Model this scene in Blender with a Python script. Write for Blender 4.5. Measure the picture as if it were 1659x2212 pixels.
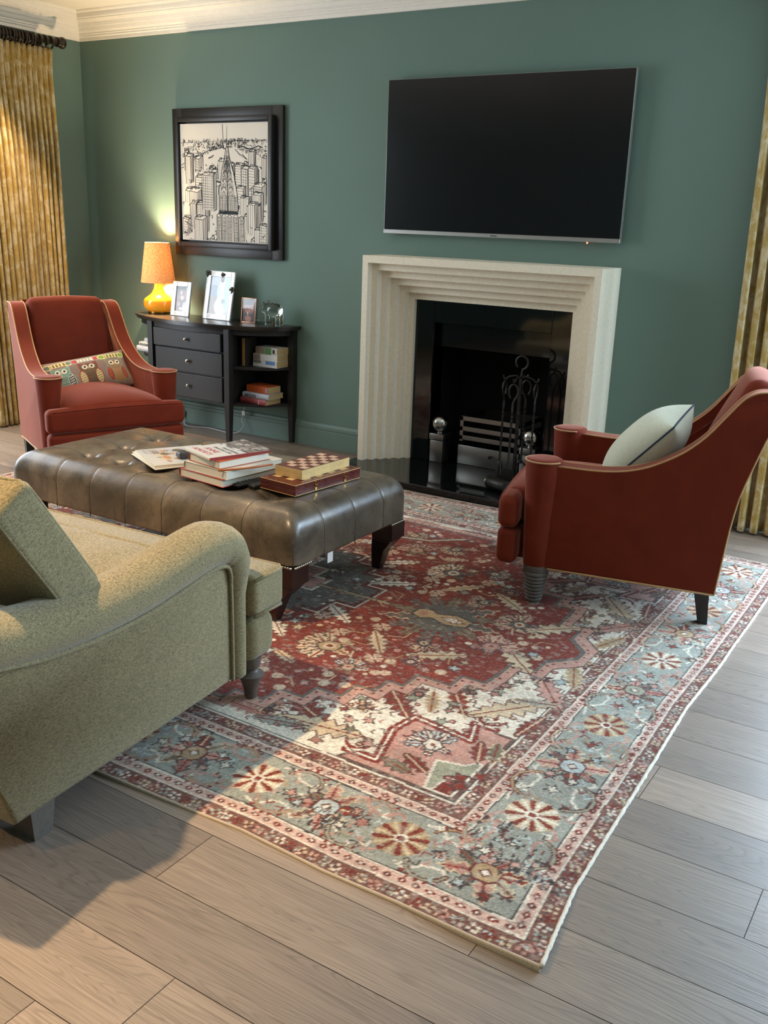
import bpy, bmesh, math, random
import numpy as np
from mathutils import Vector, Matrix
R = math.radians
rnd = random.Random(7)
for o in list(bpy.data.objects): bpy.data.objects.remove(o)
scene = bpy.context.scene
COL = scene.collection

# ---------------------------------------------------------------- camera
cam_data = bpy.data.cameras.new('camera'); cam = bpy.data.objects.new('camera', cam_data); COL.objects.link(cam)
scene.camera = cam
F_PX, W_PX, H_PX = 2076.17, 1659, 2212
cam_data.sensor_fit = 'HORIZONTAL'; cam_data.sensor_width = 36.0; cam_data.lens = 36.0*F_PX/W_PX
cam_data.clip_start = 0.05; cam_data.clip_end = 100
yaw, pitch, roll = R(31.95182), R(16.93491), R(2.05603)
fwd = Vector((-math.sin(yaw)*math.cos(pitch), math.cos(yaw)*math.cos(pitch), -math.sin(pitch)))
r0 = Vector((math.cos(yaw), math.sin(yaw), 0)); u0 = r0.cross(fwd)
rgt = r0*math.cos(roll)+u0*math.sin(roll); upv = -r0*math.sin(roll)+u0*math.cos(roll)
M = Matrix((rgt, upv, -fwd)).transposed().to_4x4(); M.translation = (1.86113, -5.07647, 1.46246)
cam.matrix_world = M

# ---------------------------------------------------------------- light and exposure
scene.view_settings.view_transform = 'Standard'; scene.view_settings.look = 'None'
scene.view_settings.gamma = 1.0; scene.view_settings.use_curve_mapping = False
scene.view_settings.exposure = 0.30
world = bpy.data.worlds.new('world'); scene.world = world; world.use_nodes = True
bg = world.node_tree.nodes['Background']; bg.inputs[0].default_value = (0.62, 0.80, 1.0, 1); bg.inputs[1].default_value = 1.3

def area_light(name, loc, direction, sx, sy, energy, color):
    d = bpy.data.lights.new(name, 'AREA'); d.shape = 'RECTANGLE'; d.size = sx; d.size_y = sy
    d.energy = energy; d.color = color
    o = bpy.data.objects.new(name, d); COL.objects.link(o); o.location = loc
    o.rotation_euler = Vector(direction).to_track_quat('-Z', 'Y').to_euler(); return o
DAY = (0.60, 0.79, 1.0)
area_light('daylight_garden_door', (2.35, 0.35, 1.25), (-0.45, -1, -0.30), 2.1, 2.1, 290, DAY)
area_light('daylight_left_window', (-4.3, -2.2, 1.35), (1, 0.15, -0.45), 2.0, 2.1, 92, (0.86, 0.93, 1.0))
area_light('daylight_side_window', (3.85, -0.95, 1.45), (-1, -0.25, -0.35), 1.5, 2.0, 40, DAY)
WARM = (1.0, 0.70, 0.40)
# (x, y, energy, cone)
DOWNLIGHTS = [(-0.62, -3.95, 340, 84), (-2.3, -3.95, 130, 84), (-3.45, -0.95, 165, 66), (-0.2, -5.6, 150, 84), (-1.55, -1.95, 85, 76)]

# ---------------------------------------------------------------- helpers
def lin(c):
    c = [x/255.0 for x in c]
    return tuple(x/12.92 if x <= 0.04045 else ((x+0.055)/1.055)**2.4 for x in c)
def srgb(c): return (*lin(c), 1.0)

def link(o, parent=None):
    COL.objects.link(o)
    if parent is not None: o.parent = parent
    return o
def finish(name, bm, m, parent=None, smooth=True, angle=40, kind=None):
    me = bpy.data.meshes.new(name)
    bmesh.ops.recalc_face_normals(bm, faces=bm.faces)
    bm.to_mesh(me); bm.free()
    for mm in (m if isinstance(m, (list, tuple)) else [m]): me.materials.append(mm)
    if smooth and len(me.polygons):
        me.polygons.foreach_set('use_smooth', [True]*len(me.polygons))
        if angle < 180: me.set_sharp_from_angle(angle=R(angle))
    o = bpy.data.objects.new(name, me); link(o, parent)
    if kind: o['kind'] = kind
    return o
def thing(name, label, cat, loc=(0, 0, 0), rotz=0, group=None, rot=None):
    o = bpy.data.objects.new(name, None); o.empty_display_size = 0.1; COL.objects.link(o)
    o.location = loc; o.rotation_euler = rot if rot else (0, 0, rotz)
    o['label'] = label; o['category'] = cat
    if group: o['group'] = group
    return o
def tag(o, label, cat, group=None):
    o['label'] = label; o['category'] = cat
    if group: o['group'] = group
    return o
def B(): return bmesh.new()
def box(bm, x0, x1, y0, y1, z0, z1, bev=0, seg=2, mi=0, mat=None):
    vs = [bm.verts.new((x, y, z)) for x in (x0, x1) for y in (y0, y1) for z in (z0, z1)]
    idx = [(0, 1, 3, 2), (4, 6, 7, 5), (0, 4, 5, 1), (2, 3, 7, 6), (0, 2, 6, 4), (1, 5, 7, 3)]
    fs = [bm.faces.new([vs[i] for i in f]) for f in idx]
    for f in fs: f.material_index = mi
    if mat is not None:
        for v in vs: v.co = mat @ v.co
    if bev:
        es = list({e for f in fs for e in f.edges})
        r = bmesh.ops.bevel(bm, geom=es, offset=bev, segments=seg, profile=0.5, affect='EDGES')
        for f in r['faces']: f.material_index = mi
    return vs
def tube(bm, pts, r, n=8, closed=False, caps=True, mi=0, flat=None):
    pts = [Vector(p) for p in pts]; N_ = len(pts); rings = []
    rs = r if isinstance(r, (list, tuple)) else [r]*N_
    prev = None
    for i, p in enumerate(pts):
        a = pts[(i-1) % N_] if (closed or i > 0) else p
        b = pts[(i+1) % N_] if (closed or i < N_-1) else p
        t = (b-a).normalized()
        if prev is None:
            ref = Vector((0, 0, 1)) if abs(t.z) < 0.9 else Vector((1, 0, 0))
            nrm = t.cross(ref).normalized()
        else:
            nrm = (prev - t*prev.dot(t)); nrm = nrm.normalized() if nrm.length > 1e-6 else prev
        prev = nrm; bn = t.cross(nrm)
        rings.append([bm.verts.new(p+(nrm*math.cos(2*math.pi*k/n)+bn*math.sin(2*math.pi*k/n))*rs[i]) for k in range(n)])
    fs = []
    for i in range(N_ if closed else N_-1):
        A, Bq = rings[i], rings[(i+1) % N_]
        for k in range(n): fs.append(bm.faces.new((A[k], A[(k+1) % n], Bq[(k+1) % n], Bq[k])))
    if caps and not closed:
        fs.append(bm.faces.new(rings[0][::-1])); fs.append(bm.faces.new(rings[-1]))
    for f in fs: f.material_index = mi
def lathe(bm, prof, n=24, c=(0, 0, 0), mi=0, axis='z', sq=1.0):
    rings = []
    for (r, z) in prof:
        ring = []
        for k in range(n):
            a = 2*math.pi*k/n; x, y = max(r, 1e-5)*math.cos(a), max(r, 1e-5)*math.sin(a)*sq
            p = {'z': (x, y, z), 'x': (z, x, y), 'y': (x, z, y)}[axis]
            ring.append(bm.verts.new((p[0]+c[0], p[1]+c[1], p[2]+c[2])))
        rings.append(ring)
    for A, Bq in zip(rings, rings[1:]):
        for k in range(n):
            f = bm.faces.new((A[k], A[(k+1) % n], Bq[(k+1) % n], Bq[k])); f.material_index = mi
    f = bm.faces.new(rings[0][::-1]); f.material_index = mi
    f = bm.faces.new(rings[-1]); f.material_index = mi
def loft(bm, rings, cap=True, closed=True, mi=0):
    V = [[bm.verts.new(p) for p in r] for r in rings]; n = len(V[0])
    for A, Bq in zip(V, V[1:]):
        for k in range(n if closed else n-1):
            f = bm.faces.new((A[k], A[(k+1) % n], Bq[(k+1) % n], Bq[k])); f.material_index = mi
    if cap:
        bm.faces.new(V[0][::-1]).material_index = mi; bm.faces.new(V[-1]).material_index = mi
    return V
def prism(bm, poly, fn, d0, d1, bev=0, seg=3, mi=0):
    """poly: 2-D outline, fn(a, b, d) -> xyz, extruded from d0 to d1"""
    A = [bm.verts.new(fn(a, b, d0)) for a, b in poly]; Bq = [bm.verts.new(fn(a, b, d1)) for a, b in poly]
    n = len(poly); fs = [bm.faces.new(A[::-1]), bm.faces.new(Bq)]; es = []
    for k in range(n): fs.append(bm.faces.new((A[k], A[(k+1) % n], Bq[(k+1) % n], Bq[k])))
    for f in fs: f.material_index = mi
    if bev:
        es = [e for f in fs[:2] for e in f.edges]
        bmesh.ops.bevel(bm, geom=list(set(es)), offset=bev, segments=seg, profile=0.5, affect='EDGES')
def axis_samples(h, r, k, m):
    c = [-h+r-r*math.tan(R(45)*(1-i/k)) for i in range(k)]
    mid = [-(h-r)+2*(h-r)*i/m for i in range(m+1)]
    return c+mid+[-x for x in reversed(c)]
def rbox(bm, c, h, r, k=4, m=(8, 8, 8), fn=None, mi=0, mat=None):
    """rounded box; fn(local Vector)->Vector deforms it"""
    ax = [axis_samples(h[i], min(r, h[i]*0.999), k, m[i]) for i in range(3)]
    cache = {}
    def vert(p):
        key = tuple(round(q, 6) for q in p)
        if key in cache: return cache[key]
        v = Vector(p); inn = Vector([max(-(h[i]-r), min(h[i]-r, v[i])) for i in range(3)]) if r < min(h) else Vector([max(-(h[i]-min(r, h[i])), min(h[i]-min(r, h[i]), v[i])) for i in range(3)])
        d = v-inn
        if d.length > 1e-9:
            v = inn+d.normalized()*r
        if fn: v = fn(v)
        v = v+Vector(c)
        if mat is not None: v = mat @ v
        cache[key] = bm.verts.new(v); return cache[key]
    for a in range(3):
        b, cc = (a+1) % 3, (a+2) % 3
        for s in (-1, 1):
            for i in range(len(ax[b])-1):
                for j in range(len(ax[cc])-1):
                    q = []
                    for (ii, jj) in ((i, j), (i+1, j), (i+1, j+1), (i, j+1)):
                        p = [0, 0, 0]; p[a] = s*h[a]; p[b] = ax[b][ii]; p[cc] = ax[cc][jj]; q.append(vert(p))
                    q = list(dict.fromkeys(q))
                    if len(q) >= 3:
                        try: bm.faces.new(q if s > 0 else q[::-1]).material_index = mi
                        except ValueError: pass
def uvsphere(bm, c, r, n=16, m=10, sc=(1, 1, 1), mi=0):
    lathe(bm, [(r*math.sin(math.pi*i/m), -r*math.cos(math.pi*i/m)) for i in range(m+1)], n, (0, 0, 0), mi)
    vs = bm.verts[-n*(m+1):] if False else None
    bm.verts.ensure_lookup_table()
    for v in bm.verts[len(bm.verts)-n*(m+1):]:
        v.co = Vector((v.co.x*sc[0]+c[0], v.co.y*sc[1]+c[1], v.co.z*sc[2]+c[2]))
def text_obj(name, txt, size, m, parent, mat, depth=0.0004, align='LEFT', sx=1.0):
    cu = bpy.data.curves.new('lettering', 'FONT'); cu.body = txt; cu.size = size; cu.extrude = depth; cu.align_x = align
    cu.resolution_u = 2
    t = bpy.data.objects.new('lettering', cu); COL.objects.link(t)
    dg = bpy.context.evaluated_depsgraph_get(); dg.update()
    me = bpy.data.meshes.new_from_object(t.evaluated_get(dg)); bpy.data.objects.remove(t)
    me.transform(mat @ Matrix.Diagonal((sx, 1, 1, 1))); me.materials.clear(); me.materials.append(m); me.name = name
    o = bpy.data.objects.new(name, me); return link(o, parent)

# ---------------------------------------------------------------- materials
class NT:
    def __init__(self, name):
        self.m = bpy.data.materials.new(name); self.m.use_nodes = True; self.t = self.m.node_tree
        self.b = self.t.nodes['Principled BSDF']; self._c = None
    def n(self, typ, **kw):
        x = self.t.nodes.new(typ)
        for k, v in kw.items():
            if k in ('i',):
                for a, bb in v.items(): x.inputs[a].default_value = bb
            else: setattr(x, k, v)
        return x
    def l(self, a, b): self.t.links.new(a, b)
    def coord(self, scale=(1, 1, 1), kind='Object'):
        tc = self.n('ShaderNodeTexCoord'); mp = self.n('ShaderNodeMapping'); mp.inputs['Scale'].default_value = scale
        self.l(tc.outputs[kind], mp.inputs['Vector']); return mp.outputs['Vector']
    def noise(self, vec, scale, detail=3, rough=0.55, dist=0):
        x = self.n('ShaderNodeTexNoise', i={'Scale': scale, 'Detail': detail, 'Roughness': rough, 'Distortion': dist}); self.l(vec, x.inputs['Vector']); return x.outputs['Fac']
    def ramp(self, fac, stops):
        x = self.n('ShaderNodeValToRGB'); e = x.color_ramp.elements
        while len(e) < len(stops): e.new(0.5)
        for k, (p, c) in enumerate(stops): e[k].position = p; e[k].color = c if len(c) == 4 else (*c, 1)
        self.l(fac, x.inputs['Fac']); return x.outputs['Color']
    def mix(self, fac, a, b, blend='MIX'):
        x = self.n('ShaderNodeMix', data_type='RGBA', blend_type=blend)
        for s, v in ((0, fac), (6, a), (7, b)):
            if hasattr(v, 'links') or isinstance(v, bpy.types.NodeSocket): self.l(v, x.inputs[s])
            else: x.inputs[s].default_value = v
        return x.outputs[2]
    def math(self, op, a, b=0.0, c=0.0):
        x = self.n('ShaderNodeMath', operation=op)
        for s, v in enumerate((a, b, c)):
            if isinstance(v, bpy.types.NodeSocket): self.l(v, x.inputs[s])
            else: x.inputs[s].default_value = v
        return x.outputs[0]
    def bump(self, h, strength=0.2, dist=0.002):
        x = self.n('ShaderNodeBump', i={'Strength': strength, 'Distance': dist}); self.l(h, x.inputs['Height']); self.l(x.outputs['Normal'], self.b.inputs['Normal'])
    def set(self, **kw):
        for k, v in kw.items():
            k = {'rough': 'Roughness', 'metal': 'Metallic', 'spec': 'Specular IOR Level', 'coat': 'Coat Weight', 'coat_rough': 'Coat Roughness', 'sheen': 'Sheen Weight', 'sheen_tint': 'Sheen Tint', 'sheen_rough': 'Sheen Roughness', 'trans': 'Transmission Weight', 'ior': 'IOR', 'emit': 'Emission Color', 'emit_s': 'Emission Strength', 'color': 'Base Color', 'sub': 'Subsurface Weight'}[k]
            s = self.b.inputs[k]
            if isinstance(v, bpy.types.NodeSocket): self.l(v, s)
            else: s.default_value = v
        return self
def simple(name, c, rough=0.5, var=0.06, scale=30, bump=0.0, bscale=200, **kw):
    t = NT(name); v = t.coord(); f = t.noise(v, scale)
    lo = tuple(x*(1-var) for x in lin(c)); hi = tuple(min(1, x*(1+var)) for x in lin(c))
    t.set(color=t.ramp(f, [(0.3, lo), (0.7, hi)]), rough=rough, **kw)
    if bump: t.bump(t.noise(v, bscale, 2), bump, 0.001)
    return t.m
def attr_mat(name, rough=0.8, bump=0.0, bscale=300, var=0.12, vscale=400, **kw):
    t = NT(name); a = t.n('ShaderNodeVertexColor', layer_name='paint'); v = t.coord()
    f = t.noise(v, vscale, 2); g = t.ramp(f, [(0.3, (1-var,)*3), (0.7, (1+var,)*3)])
    t.set(color=t.mix(1.0, a.outputs['Color'], g, 'MULTIPLY'), rough=rough, **kw)
    if bump: t.bump(t.noise(v, bscale, 2), bump, 0.002)
    return t.m
def velvet():
    t = NT('rust_velvet'); v = t.coord()
    f = t.noise(v, 9, 3); g = t.noise(v, 600, 2)
    c = t.ramp(f, [(0.3, lin((104, 34, 15))), (0.7, lin((117, 40, 18)))])
    t.set(color=c, rough=0.75, spec=0.2, sheen=0.6, sheen_rough=0.34, sheen_tint=(1.0, 0.50, 0.38, 1))
    t.bump(g, 0.12, 0.0015); return t.m
def weave(name, c1, c2, scale=500, sheen=0.25, bump=0.35):
    t = NT(name); v = t.coord((0.6, 0.6, 1.1)); v2 = t.coord((0.4, 0.4, 1.3))
    a = t.noise(v, scale, 2, 0.7); b = t.noise(v2, scale*0.45, 3, 0.7); big = t.noise(t.coord(), 6, 2)
    f = t.math('ADD', t.math('MULTIPLY', a, 0.5), t.math('MULTIPLY', b, 0.5))
    c = t.ramp(f, [(0.38, lin(c1)), (0.62, lin(c2))])
    c = t.mix(0.25, c, t.ramp(big, [(0.3, (0.75,)*3), (0.7, (1.15,)*3)]), 'MULTIPLY')
    t.set(color=c, rough=0.9, spec=0.15, sheen=sheen, sheen_rough=0.5); t.bump(f, bump, 0.002); return t.m
def leather():
    t = NT('brown_leather'); v = t.coord()
    a = t.noise(v, 3.2, 6, 0.65, 0.9); b = t.noise(v, 17, 5, 0.7, 0.6); s = t.noise(v, 60, 2); fine = t.noise(v, 420, 2)
    c = t.ramp(a, [(0.32, lin((64, 57, 48))), (0.50, lin((92, 82, 68))), (0.66, lin((122, 109, 90)))])
    c = t.mix(0.6, c, t.ramp(b, [(0.32, (0.70, 0.68, 0.66)), (0.5, (1, 1, 1)), (0.7, (1.22, 1.18, 1.12))]), 'MULTIPLY')
    c = t.mix(t.math('MULTIPLY', t.ramp(s, [(0.66, (0, 0, 0)), (0.72, (1, 1, 1))]), 0.55), c, srgb((46, 36, 30)))
    rr = t.ramp(b, [(0.3, (0.24,)*3), (0.7, (0.44,)*3)])
    t.set(color=c, rough=rr, spec=0.55, coat=0.22, coat_rough=0.25)
    t.bump(t.math('ADD', t.math('MULTIPLY', fine, 0.35), t.math('MULTIPLY', b, 1.3)), 0.22, 0.004); return t.m
def oak():
    t = NT('oiled_oak_planks'); uv = t.n('ShaderNodeUVMap', uv_map='plank'); at = t.n('ShaderNodeAttribute', attribute_name='plank_tone')
    mp = t.n('ShaderNodeMapping'); mp.inputs['Scale'].default_value = (0.8, 8.5, 1); t.l(uv.outputs['UV'], mp.inputs['Vector'])
    v = mp.outputs['Vector']
    n1 = t.noise(v, 1.3, 1.5, 0.45, 0.5)
    rings = t.math('FRACT', t.math('MULTIPLY', n1, 34.0)); line = t.ramp(rings, [(0.0, (0.25,)*3), (0.16, (0.95,)*3), (0.75, (1,)*3), (1.0, (0.25,)*3)])
    mp2 = t.n('ShaderNodeMapping'); mp2.inputs['Scale'].default_value = (4.5, 210, 1); t.l(uv.outputs['UV'], mp2.inputs['Vector'])
    fine = t.noise(mp2.outputs['Vector'], 1.0, 4, 0.7)
    blot = t.noise(v, 0.9, 3, 0.6)
    base = t.ramp(at.outputs['Fac'], [(0.0, lin((126, 114, 104))), (0.5, lin((142, 128, 115))), (1.0, lin((157, 140, 125)))])
    base = t.mix(0.55, base, t.ramp(blot, [(0.3, (0.78,)*3), (0.7, (1.16, 1.13, 1.1))]), 'MULTIPLY')
    c = t.mix(0.30, base, line, 'MULTIPLY')
    c = t.mix(0.75, c, t.ramp(fine, [(0.3, (0.60,)*3), (0.6, (1.14,)*3)]), 'MULTIPLY')
    kn = t.n('ShaderNodeTexVoronoi', i={'Scale': 1.0}); mp3 = t.n('ShaderNodeMapping'); mp3.inputs['Scale'].default_value = (1.7, 3.4, 1); t.l(uv.outputs['UV'], mp3.inputs['Vector']); t.l(mp3.outputs['Vector'], kn.inputs['Vector'])
    c = t.mix(t.ramp(kn.outputs['Distance'], [(0.018, (0.75,)*3), (0.045, (0, 0, 0))]), c, srgb((58, 46, 38)))
    t.set(color=c, rough=t.ramp(fine, [(0.3, (0.44,)*3), (0.7, (0.32,)*3)]), spec=0.45)
    t.bump(t.math('ADD', t.math('MULTIPLY', fine, 0.6), t.math('MULTIPLY', line, 0.6)), 0.22, 0.0012); return t.m
def paint_wall():
    t = NT('teal_wall_paint'); v = t.coord(); f = t.noise(v, 260, 2); g = t.noise(v, 1.2, 2)
    t.set(color=t.ramp(g, [(0.3, lin((108, 131, 121))), (0.7, lin((112, 135, 125)))]), rough=0.75, spec=0.25); t.bump(f, 0.06, 0.0008); return t.m
def curtain_cloth():
    t = NT('gold_curtain_damask'); v = t.coord((1, 1, 0.8)); a = t.noise(v, 17, 5, 0.68, 0.5); b = t.noise(t.coord((1, 1, 3)), 160, 2, 0.6); st = t.noise(t.coord((6, 6, .25)), 9, 2)
    f = t.math('ADD', t.math('ADD', a, t.math('MULTIPLY', b, 0.16)), t.math('MULTIPLY', st, 0.25))
    c = t.ramp(f, [(0.56, lin((174, 144, 72))), (0.68, lin((182, 156, 92))), (0.80, lin((206, 190, 150)))])
    t.set(color=c, rough=0.7, sheen=0.2, spec=0.25); t.bump(b, 0.2, 0.002); return t.m
MT = {}
def build_materials():
    MT['wall'] = paint_wall(); MT['oak'] = oak(); MT['velvet'] = velvet(); MT['leather'] = leather(); MT['curtain'] = curtain_cloth()
    MT['skirting'] = simple('teal_gloss_paint', (110, 133, 123), 0.45, 0.03)
    MT['ceiling'] = simple('ceiling_paint', (242, 236, 224), 0.85, 0.02)
    MT['cornice'] = simple('cornice_paint', (244, 238, 226), 0.7, 0.02)
    MT['gold_piping'] = simple('gold_piping_cord', (186, 140, 84), 0.7, 0.12, 300, 0.2, 600, sheen=0.3)
    MT['sofa'] = weave('olive_chenille', (82, 74, 50), (160, 147, 110), 750)
    MT['gap'] = simple('floor_gap', (48, 38, 30), 0.9)
    MT['dark_wood'] = simple('black_stained_wood', (38, 32, 29), 0.42, 0.15, 40, 0.05, 120)
    MT['cabinet'] = simple('charcoal_painted_wood', (35, 32, 30), 0.5, 0.08, 30, 0.04, 160)
    MT['cabinet_top'] = simple('charcoal_waxed_top', (44, 38, 33), 0.28, 0.1, 20)
    MT['grey_wood'] = simple('grey_stained_wood', (92, 84, 77), 0.45, 0.15, 60)
    MT['mahogany'] = simple('mahogany_leg', (44, 24, 20), 0.28, 0.2, 40)
    MT['limestone'] = simple('limestone', (240, 229, 206), 0.8, 0.05, 60, 0.1, 400)
    MT['granite'] = simple('black_polished_granite', (14, 15, 15), 0.06, 0.3, 300, spec=0.6)
    MT['soot'] = simple('sooty_fireback', (9, 9, 9), 0.9, 0.3, 20, 0.3, 60)
    MT['iron'] = simple('wrought_iron', (52, 50, 48), 0.45, 0.2, 80, 0.3, 120, metal=0.85)
    MT['steel'] = simple('brushed_steel', (150, 148, 144), 0.36, 0.06, 90, metal=1.0)
    MT['nickel'] = simple('satin_nickel', (190, 188, 182), 0.2, 0.04, 90, metal=1.0)
    MT['silver'] = simple('hammered_silver', (240, 242, 242), 0.30, 0.04, 60, 0.5, 90, metal=0.55)
    MT['brass'] = simple('brass', (200, 158, 80), 0.22, 0.06, 60, metal=1.0)
    MT['bronze'] = simple('dark_bronze', (48, 38, 28), 0.3, 0.15, 60, metal=0.4)
    MT['black'] = simple('matt_black', (18, 18, 19), 0.45, 0.1)
    MT['frame_black'] = simple('black_frame_lacquer', (30, 27, 25), 0.4, 0.08, 40)
    MT['screen'] = simple('tv_screen', (20, 20, 21), 0.18, 0.05, spec=0.45)
    MT['tv_silver'] = simple('tv_silver_edge', (172, 170, 166), 0.35, 0.03, metal=0.7)
    MT['paper'] = simple('book_pages', (226, 220, 204), 0.9, 0.05, 400)
    MT['paper_old'] = simple('yellowed_pages', (198, 172, 122), 0.9, 0.06, 400)
    MT['white'] = simple('white_card', (232, 230, 226), 0.6, 0.02)
    MT['ink'] = simple('black_ink', (20, 22, 24), 0.7, 0.05)
    MT['canvas'] = simple('primed_canvas', (232, 222, 206), 0.9, 0.03, 200, 0.1, 600)
    MT['cable'] = simple('white_cable', (214, 216, 214), 0.5, 0.02)
    MT['remote'] = simple('remote_plastic', (24, 24, 25), 0.38, 0.1)
    MT['key'] = simple('remote_keys', (62, 60, 58), 0.5, 0.1)
    MT['maple'] = simple('maple_veneer', (222, 188, 128), 0.45, 0.1, 24)
    MT['walnut'] = simple('walnut_veneer', (98, 58, 46), 0.45, 0.12, 24)
    MT['rosewood'] = simple('carved_rosewood', (96, 36, 26), 0.32, 0.2, 40)
    MT['cream_cloth'] = weave('cream_cushion_linen', (196, 196, 172), (220, 220, 200), 700, 0.2, 0.15)
    MT['navy_piping'] = simple('navy_piping', (42, 56, 72), 0.7)
    MT['rug_edge'] = simple('rug_selvedge_wool', (216, 206, 190), 0.95, 0.12, 300, 0.8, 260)
    MT['nail'] = simple('nailhead', (196, 190, 178), 0.25, 0.05, metal=1.0)
    g = NT('clear_glass'); g.set(color=(0.80, 0.88, 0.84, 1), rough=0.02, trans=1.0, ior=1.46); MT['glass'] = g.m
    for key, nm in (('pane', 'picture_glass'), ('window_glass', 'window_glass')):
        g = NT(nm); tr = g.n('ShaderNodeBsdfTransparent'); gl = g.n('ShaderNodeBsdfGlossy', i={'Roughness': 0.03}); lw = g.n('ShaderNodeLayerWeight', i={'Blend': 0.5}); mx = g.n('ShaderNodeMixShader'); fr = g.n('ShaderNodeMath', operation='MULTIPLY_ADD', i={1: 0.35, 2: 0.03}); pw_ = g.math('POWER', lw.outputs['Facing'], 4.0); g.l(pw_, fr.inputs[0])
        g.l(fr.outputs[0], mx.inputs[0]); g.l(tr.outputs[0], mx.inputs[1]); g.l(gl.outputs[0], mx.inputs[2]); g.l(mx.outputs[0], g.t.nodes['Material Output'].inputs['Surface']); MT[key] = g.m
    g = NT('amber_glass'); v = g.coord(); g.set(color=g.ramp(g.noise(v, 6), [(0.3, lin((226, 138, 22))), (0.7, lin((238, 156, 34)))]), rough=0.06, spec=0.6, sub=0.3, coat=0.4, emit=(1, 0.42, 0.03, 1), emit_s=0.22); MT['amber'] = g.m
    # linen lamp shade: thin cloth that lets the bulb through
    s = NT('linen_shade'); v = s.coord((1, 1, 3.0)); w = s.noise(v, 95, 3, 0.7)
    c = s.ramp(w, [(0.35, lin((186, 138, 80))), (0.62, lin((244, 212, 160)))])
    tr = s.n('ShaderNodeBsdfTranslucent'); s.l(c, tr.inputs['Color']); s.set(color=c, rough=0.9)
    mx = s.n('ShaderNodeMixShader', i={'Fac': 0.2}); s.l(s.b.outputs[0], mx.inputs[1]); s.l(tr.outputs[0], mx.inputs[2])
    s.l(mx.outputs[0], s.t.nodes['Material Output'].inputs['Surface']); MT['shade'] = s.m
    e = NT('glowing_bulb'); e.set(color=(1, 0.9, 0.7, 1), emit=(1, 0.72, 0.36, 1), emit_s=12); MT['bulb'] = e.m
    e = NT('downlight_lens'); e.set(color=(1, 1, 1, 1), emit=(1, 0.78, 0.5, 1), emit_s=25); MT['lens'] = e.m
    e = NT('red_led'); e.set(color=(1, .1, .05, 1), emit=(1, 0.12, 0.05, 1), emit_s=6); MT['led'] = e.m
    MT['rug'] = attr_mat('rug_wool', 0.95, 0.5, 420, 0.16, 260, spec=0.1, sheen=0.1)
    MT['print'] = attr_mat('printed_paper', 0.35, 0, var=0.02)
    MT['owl_cloth'] = attr_mat('embroidered_cotton', 0.9, 0.3, 500, 0.08, 500, sheen=0.2)
build_materials()
CM = {}
def cm(c, rough=0.55):
    k = (c, rough)
    if k not in CM: CM[k] = simple('cover_%d_%d_%d' % c, c, rough, 0.05, 60)
    return CM[k]

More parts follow.
